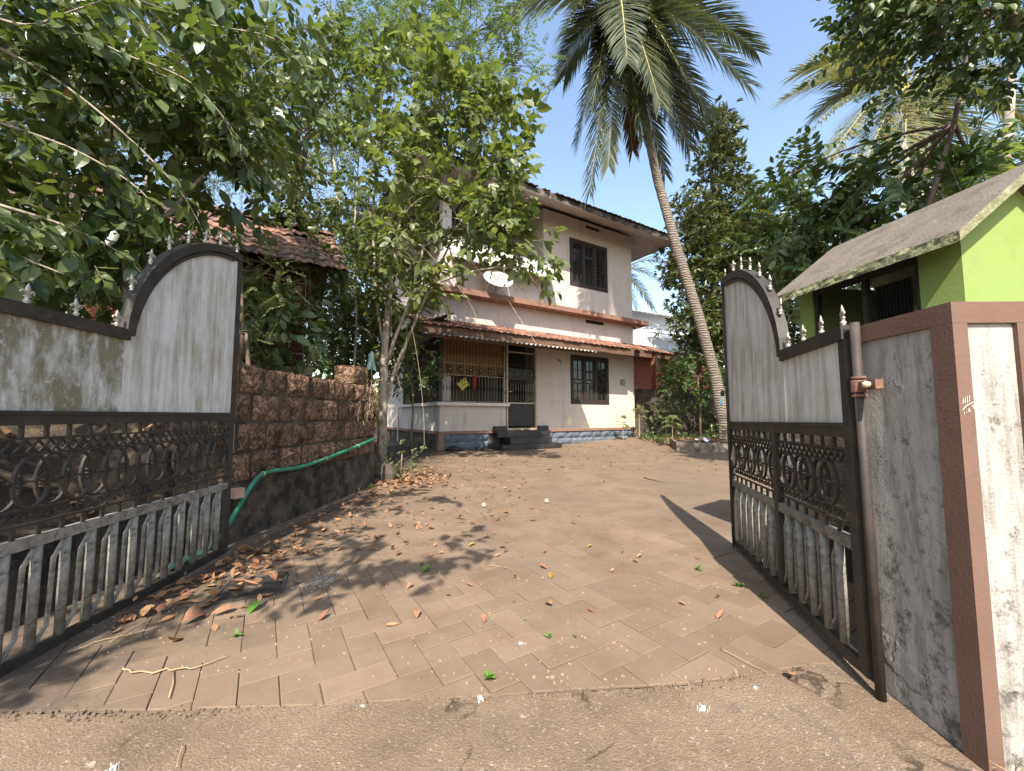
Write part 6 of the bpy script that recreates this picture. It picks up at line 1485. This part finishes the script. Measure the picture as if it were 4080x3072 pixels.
# cement smear beside it
cs = MB(); 
for k in range(170):
    a = R.uniform(0,6.3); r = abs(R.gauss(0,0.10)); x, y = -1.16+r*math.cos(a)*0.8, 2.52+r*math.sin(a); s_ = R.uniform(0.002,0.009)
    n_ = 6; cs.slab([(x+s_*math.cos(2*PI*q/n_)*R.uniform(0.4,1.4), y+s_*math.sin(2*PI*q/n_)*R.uniform(0.4,1.4)) for q in range(n_)], -0.005, 0.002+R.uniform(0,0.005))
tag(cs.build('cement_crumbs', pm('pale_cement', (0.2,0.175,0.145),(0.3,0.265,0.225),16,0.95,0.4,60)), 'pale cement crumbs beside the black cover', 'rubble', kind='stuff')
# green hose tied along the wall, thin black hose below
def wpt(x, out, z): 
    q = A_ + WD.normalized()*x; nrm = Vector((math.sin(WA), -math.cos(WA), 0)); return q + nrm*out + Vector((0,0,z))
hose = MB(); hp = [wpt(-0.4,0.03,0.02),wpt(-0.08,0.05,0.06),wpt(0.08,0.05,0.20),wpt(0.22,0.05,0.36),wpt(0.34,0.05,0.47),wpt(0.45,0.045,0.505),wpt(0.62,0.045,0.505),wpt(0.95,0.045,0.49),wpt(1.35,0.045,0.515),wpt(1.8,0.045,0.56),wpt(2.25,0.045,0.61),wpt(2.7,0.045,0.665)]
ho = MB().tube(smooth(hp), 0.019, 10).build('green_hose', pm('green_hose', (0.015,0.15,0.085),(0.03,0.20,0.115),6,0.45,0.05,60,c3=(0.06,0.14,0.09),pscale=9), None, True); tag(ho, 'thick green hose running along the laterite wall', 'hose')
for x, z in ((0.42,0.50),(1.42,0.522),(2.2,0.603),(0.08,0.20)):
    MB().tube([wpt(x+0.004*math.cos(a), 0.045+0.022*math.cos(a), z+0.022*math.sin(a)) for a in [2*PI*k/10 for k in range(11)]], 0.003, 4).build('tie_wire', M_gridcream, ho)
th = MB().tube(smooth([wpt(0.05,0.06,0.14),wpt(0.28,0.06,0.38),wpt(0.42,0.06,0.47),wpt(0.7,0.06,0.43),wpt(1.0,0.06,0.43),wpt(1.42,0.06,0.51)]), 0.006, 6).build('thin_hose', M_iron, None, True); tag(th, 'thin black tube sagging under the green hose', 'hose')
bs = MB().box(-0.04,0.04,-0.03,0.03,0,0.075).build('brick_stub', pm('pink_brick', (0.34,0.2,0.15),(0.44,0.28,0.22),9,0.95,0.3,40), None, False, wpt(0.12,0.06,0.36)); bs.rotation_euler=(0,0,1.2); tag(bs, 'pinkish brick stub by the free end of the mossy gate leaf', 'brick')
# stone and weedy shrub at the wall end
stn = MB(); stn.lathe([(0.02,0),(0.15,0.02),(0.17,0.12),(0.13,0.24),(0.02,0.28)], 8, sx=1.2, sy=0.8); so2 = stn.build('stone', M_cement_dark, None, False, (-1.95,6.25,0)); tag(so2, 'grey stone at the foot of the pale trunked tree', 'stone')
for v in so2.data.vertices: v.co *= 1+0.25*(hsh(round(v.co.x*40),round(v.co.y*40),round(v.co.z*40))-0.5)
cE = Vector((-1.72,6.35,0.32))
tree('shrub', 'pale weedy shrub in the leaf heap at the wall end', [(-1.75,6.4,0,0.012),(-1.74,6.38,0.2,0.01),(-1.72,6.35,0.4,0.006)], [(cE,(0.22,0.18,0.16),7)], [Spray(RS,6,0.06,0.036,0.14,3,1.0,0.3) for _ in range(3)], L_mid, M_twig, None, 'shrub', 301, 4, 0.2, 0.1, 0.006, crownname='foliage')
# weeds in the joints
def weed(px, py, n, s_, lab, upw=0.9):
    p = gp(px, py); g = empty('weed', (p.x,p.y,0)); tag(g, lab, 'weed', 'weeds in the paving joints')
    for k in range(n):
        v, f = leaf_tpl(s_*R.uniform(0.7,1.2), s_*0.5, 3, 0.3, 0.2); l_ = MB().add([tuple(q) for q in v], f).build('leaf', L_weed, g, loc=(R.uniform(-.2,.2)*s_, R.uniform(-.2,.2)*s_, s_*0.35*k/n*2)); l_.rotation_euler = (R.uniform(-.3,.3), -R.uniform(0.2,upw), 2.4*k+R.random())
    MB().tube([(0,0,-0.01),(0,0,s_*0.8)], 0.0016, 4).build('stem', L_weed, g)
weed(1948,2712,14,0.030,'clump of round weed leaves in the crack where pavers meet the apron')
weed(2185,2540,4,0.022,'pair of tiny seedling leaves in a joint, the nearer to the bird dropping'); weed(2288,2540,3,0.020,'tiny seedling in a joint right of its twin'); weed(2093,2475,2,0.015,'tiniest sprout in a diagonal joint')
weed(2780,2275,9,0.034,'small green weed in a joint in front of the gate shadow'); weed(2945,2340,9,0.034,'weed with a thin stalk in the gate shadow'); weed(3040,2380,7,0.032,'weed in the gate shadow, nearest to the gate rail'); weed(940,2540,8,0.028,'wispy weed in a joint near the fallen twig'); weed(2925,1970,8,0.05,'weed tuft at the free end of the pillar side gate leaf'); weed(1480,1945,7,0.07,'fresh green sprig at the foot of the laterite wall')
# twigs
def twig(pts, r, lab, side=None, mat=None):
    sp_ = smooth([Vector(p) for p in pts], 4); sp_ = [p + Vector((R.gauss(0,r*0.9), R.gauss(0,r*0.9), abs(R.gauss(0,r*0.4)))) for p in sp_]; r *= 0.62
    o = MB().tube(sp_, [r*(1.15-0.75*i/len(sp_)) for i in range(len(sp_))], 5).build('twig', mat or M_straw, None, True); tag(o, lab, 'twig')
    if side: MB().tube([Vector(p) for p in side], r*0.7, 4).build('side_shoot', mat or M_straw, o, True)
def G(px, py, z=0.008): p = gp(px, py); p.z = z; return p
twig([G(490,2670),G(560,2685),G(680,2680),G(800,2660),G(905,2622)], 0.006, 'bent straw coloured twig with a side shoot on the near pavers', [G(690,2680),G(690,2730),G(672,2790)])
twig([G(270,2610),G(400,2560),G(500,2540),G(640,2500)], 0.003, 'thin dry stalk on the pavers below the gate rail'); twig([G(440,2565),G(560,2490),G(620,2460)], 0.003, 'thin dry stalk crossing another near the gate rail')
twig([G(2565,1905),G(2600,1915),G(2650,1925)], 0.012, 'short brown twig with leaf scraps in the middle of the yard', None, M_timber)
twig([G(2870,2590),G(2960,2640),G(3060,2690)], 0.003, 'thin twig in a joint near the gate shadow'); twig([G(1940,2255),G(2030,2270),G(2080,2285)], 0.002, 'hair thin twig beside the leaf shadow')
twig([G(3560,2770),G(3680,2850),G(3800,2900)], 0.003, 'thin dry stalk at the foot of the plastered wall'); twig([G(720,2980),G(705,3072)], 0.003, 'straw standing out at the bottom edge of the apron')
# pale pink fallen fruits
fm = MB().lathe([(0.001,-0.5),(0.28,-0.42),(0.48,-0.12),(0.48,0.12),(0.3,0.4),(0.001,0.48)], 10).mesh('fruit', True); fm.materials.append(pm('pink_fruit', (0.62,0.34,0.27),(0.72,0.48,0.38),8,0.5,0.1))
for (px, py, lab) in ((1928,2022,'pale pink fallen fruit among leaves, left of its twin'),(2178,2005,'pale pink fallen fruit on open pavers, right of its twin')):
    p = gp(px, py); tag(link('fruit', fm, None, None, (p.x,p.y,0.026), (0.4,0.3,0), 0.052), lab, 'fruit', 'two fallen fruits')
# white droppings on the apron and pavers
dm = MB(); rd_ = random.Random(8)
def splat(mb, x, y, s_, z, rr, n=15, spiky=0.5):
    mb.slab([(x + s_*(1-spiky*rr.random())*math.cos(2*PI*i/n)*(1.5 if rr.random() < 0.15 else 1), y + s_*(1-spiky*rr.random())*math.sin(2*PI*i/n)) for i in range(n)], -0.012, z)
for (px, py, s_) in ((2075,2565,0.010),(1915,2780,0.009),(2800,2820,0.010),(1445,2815,0.005),(3010,2740,0.006),(450,3060,0.009)):
    p = gp(px, py); splat(dm, p.x, p.y, s_, 0.0042, rd_, 17, 0.65)
    for k in range(9):
        a = rd_.uniform(0,6.3); r = s_*rd_.uniform(0.8,2.4); splat(dm, p.x+r*math.cos(a), p.y+r*math.sin(a), s_*rd_.uniform(0.05,0.18), 0.004+0.0001*k, rd_, 7, 0.5)
mo_ = MB()
for k in range(26):
    px = rd_.choice((rd_.gauss(2800,160), rd_.gauss(2080,120), rd_.gauss(2500,300))); py = 2735 - (px-1900)*0.055 + rd_.gauss(0,22); p = gp(px, py); splat(mo_, p.x, p.y, rd_.uniform(0.002,0.010)*rd_.random()+0.0015, 0.0035+0.0001*k, rd_, 13, 0.6)
tag(mo_.build('mortar_remains', pm('pale_mortar_scraps', (0.24,0.185,0.138),(0.32,0.255,0.195),40,0.95,0.3,80,kind='World')), 'pale flaked mortar scraps along the edge of the pavers', 'mortar', kind='stuff')
tag(dm.build('bird_droppings', pm('dropping_white', (0.42,0.42,0.41),(0.55,0.55,0.54),9,0.9,0)), 'white bird droppings splashed on concrete and pavers', 'droppings', kind='stuff')
# crumbled edge between apron and pavers, grit in the joints
cr = MB(); rc_ = random.Random(4)
for k in range(420):
    x = rc_.uniform(-1.9,1.5); y = apron_edge(x) + rc_.gauss(-0.012,0.016); s_ = rc_.uniform(0.0015,0.006)
    cr.slab([(x+s_*math.cos(b)*rc_.uniform(.6,1.3), y+s_*math.sin(b)*rc_.uniform(.6,1.3)) for b in [2*PI*i/5 for i in range(5)]], -0.02, 0.0005+s_*0.3)
tag(cr.build('edge_grit', pm('edge_grit_mix', (0.07,0.05,0.036),(0.24,0.18,0.13),70,0.95,0.2,60,kind='World')), 'crumbled grit in the crack along the apron edge', 'grit', kind='stuff')
jg = MB()
for k in range(1000):
    px = rc_.uniform(300,3000); py = 1760 + 950*rc_.random(); p = gp(px, py)
    if p.x < xleft(p.y) or p.y > 12.5: continue
    s_ = rc_.uniform(0.0008,0.0026)*(1+0.12*p.y); a = rc_.uniform(0,3.1)
    jg.slab([(p.x+s_*(2.2*math.cos(b)*math.cos(a)-0.8*math.sin(b)*math.sin(a)), p.y+s_*(2.2*math.cos(b)*math.sin(a)+0.8*math.sin(b)*math.cos(a))) for b in (0,1.57,3.14,4.71)], -0.01, 0.003+gz(p.x,p.y))
tag(jg.build('petal_crumbs', pm('petal_crumbs', (0.27,0.18,0.11),(0.40,0.30,0.2),3,0.9,0,kind='World')), 'tiny dry petals and crumbs strewn over the pavers', 'litter', kind='stuff')

# ---------------------------------------------------------------- washing place behind the pillar side leaf
ws = MB().box(2.8,4.6,3.6,4.4,0,0.42).build('washing_slab', pm('washing_stone', (0.40,0.31,0.22),(0.52,0.42,0.31),6,0.9,0.3,40)); tag(ws, 'low tan washing slab behind the gate grille', 'slab')
MB().box(2.78,4.62,3.52,3.599,0,0.30).build('front_course', M_cement_dark, ws)
tb_ = MB().lathe([(0.14,0.0),(0.15,0.0),(0.19,0.16),(0.20,0.165),(0.18,0.16),(0.13,0.012),(0.001,0.012)], 18); to = tb_.build('tub', pm('turquoise_plastic', (0.06,0.42,0.46),(0.09,0.50,0.54),4,0.4,0.03), None, True, (3.25,4.0,0.56)); to.rotation_euler = (0.5,0.2,0); tag(to, 'turquoise plastic tub tilted on the cloth heap', 'tub')
def heap(x, y, z, rx, ry, h, mat, lab):
    mb = MB(); mb.sheet(lambda a, b: (rx*(a-0.5)*2, ry*(b-0.5)*2, h*max(0.0,(1-(2*a-1)**2)*(1-(2*b-1)**2))**0.6*(0.8+0.35*hsh(round(a*14),round(b*10))) + 0.02*math.sin(a*17+b*9)), 14, 10)
    tag(mb.build('cloth_heap', mat, None, True, (x,y,z)), lab, 'cloth')
heap(3.05,3.95,0.42,0.34,0.3,0.16, pm('checked_cloth', (0.42,0.24,0.22),(0.6,0.42,0.38),40,0.9,0.3,30,c3=(0.12,0.08,0.08),pscale=55,pthr=(0.48,0.54)), 'checked reddish cloth heap on the washing slab')
heap(3.6,4.05,0.42,0.4,0.3,0.2, pm('lilac_cloth', (0.30,0.24,0.32),(0.42,0.36,0.44),9,0.9,0.3,30), 'lilac grey cloth heap under the turquoise tub')
heap(4.1,4.1,0.42,0.4,0.3,0.3, pm('coconut_husk_heap', (0.09,0.055,0.035),(0.17,0.11,0.075),14,0.95,0.8,30,bdist=0.03), 'dark heap of coconut husks at the slab end')
# cloth on the laterite wall end and wires across the house
gc = MB(); gc.sheet(lambda a, b: (0.10*(a-0.5)*(1+b), 0.02*math.sin(a*9+b*4), -0.34*b + 0.05*math.sin(a*PI)), 8, 8); go_ = gc.build('green_cloth', pm('pale_green_cloth', (0.25,0.46,0.38),(0.36,0.56,0.48),8,0.9,0.2,30,stretch=(8,8,1),c3=(0.5,0.62,0.55),pscale=9), None, True, at(1480,1410,7.6)); tag(go_, 'pale green cloth hung on a stake beside the pale trunk', 'cloth')
MB().tube([(0,0.02,0.05),(0.01,0.02,-0.9)], 0.012, 5).build('stake', M_twig, go_)
for (a, c, sag, lab) in ((hw(7.4,-0.4,4.45), (6.35,12.0,2.6), 0.15, 'slack wire from the floor band down to the palm trunk'), (hw(1.9,-0.3,4.8), hw(2.2,-1.7,2.95), 0.05, 'thin cable hanging from the dish to the awning')):
    a, c = Vector(a), Vector(c); m_ = (a+c)/2 - Vector((0,0,sag)); tag(MB().tube(bez(a,m_,c,10), 0.007, 4).build('wire', M_asb, None, True), lab, 'wire')

dg = empty('dry_grass', (1.34,1.17,0)); tag(dg, 'tuft of dry reddish grass at the foot of the brown pillar corner', 'grass')
for k in range(16):
    a = R.uniform(2.6,6.0); l = R.uniform(0.05,0.13); b0 = Vector((R.uniform(-.03,.05),R.uniform(-.05,.0),0))
    MB().tube([b0, b0+Vector((0.25*l*math.cos(a),0.25*l*math.sin(a),0.6*l)), b0+Vector((0.8*l*math.cos(a),0.8*l*math.sin(a),0.85*l))], [0.0016,0.0012,0.0005], 4).build('blade', M_straw, dg)
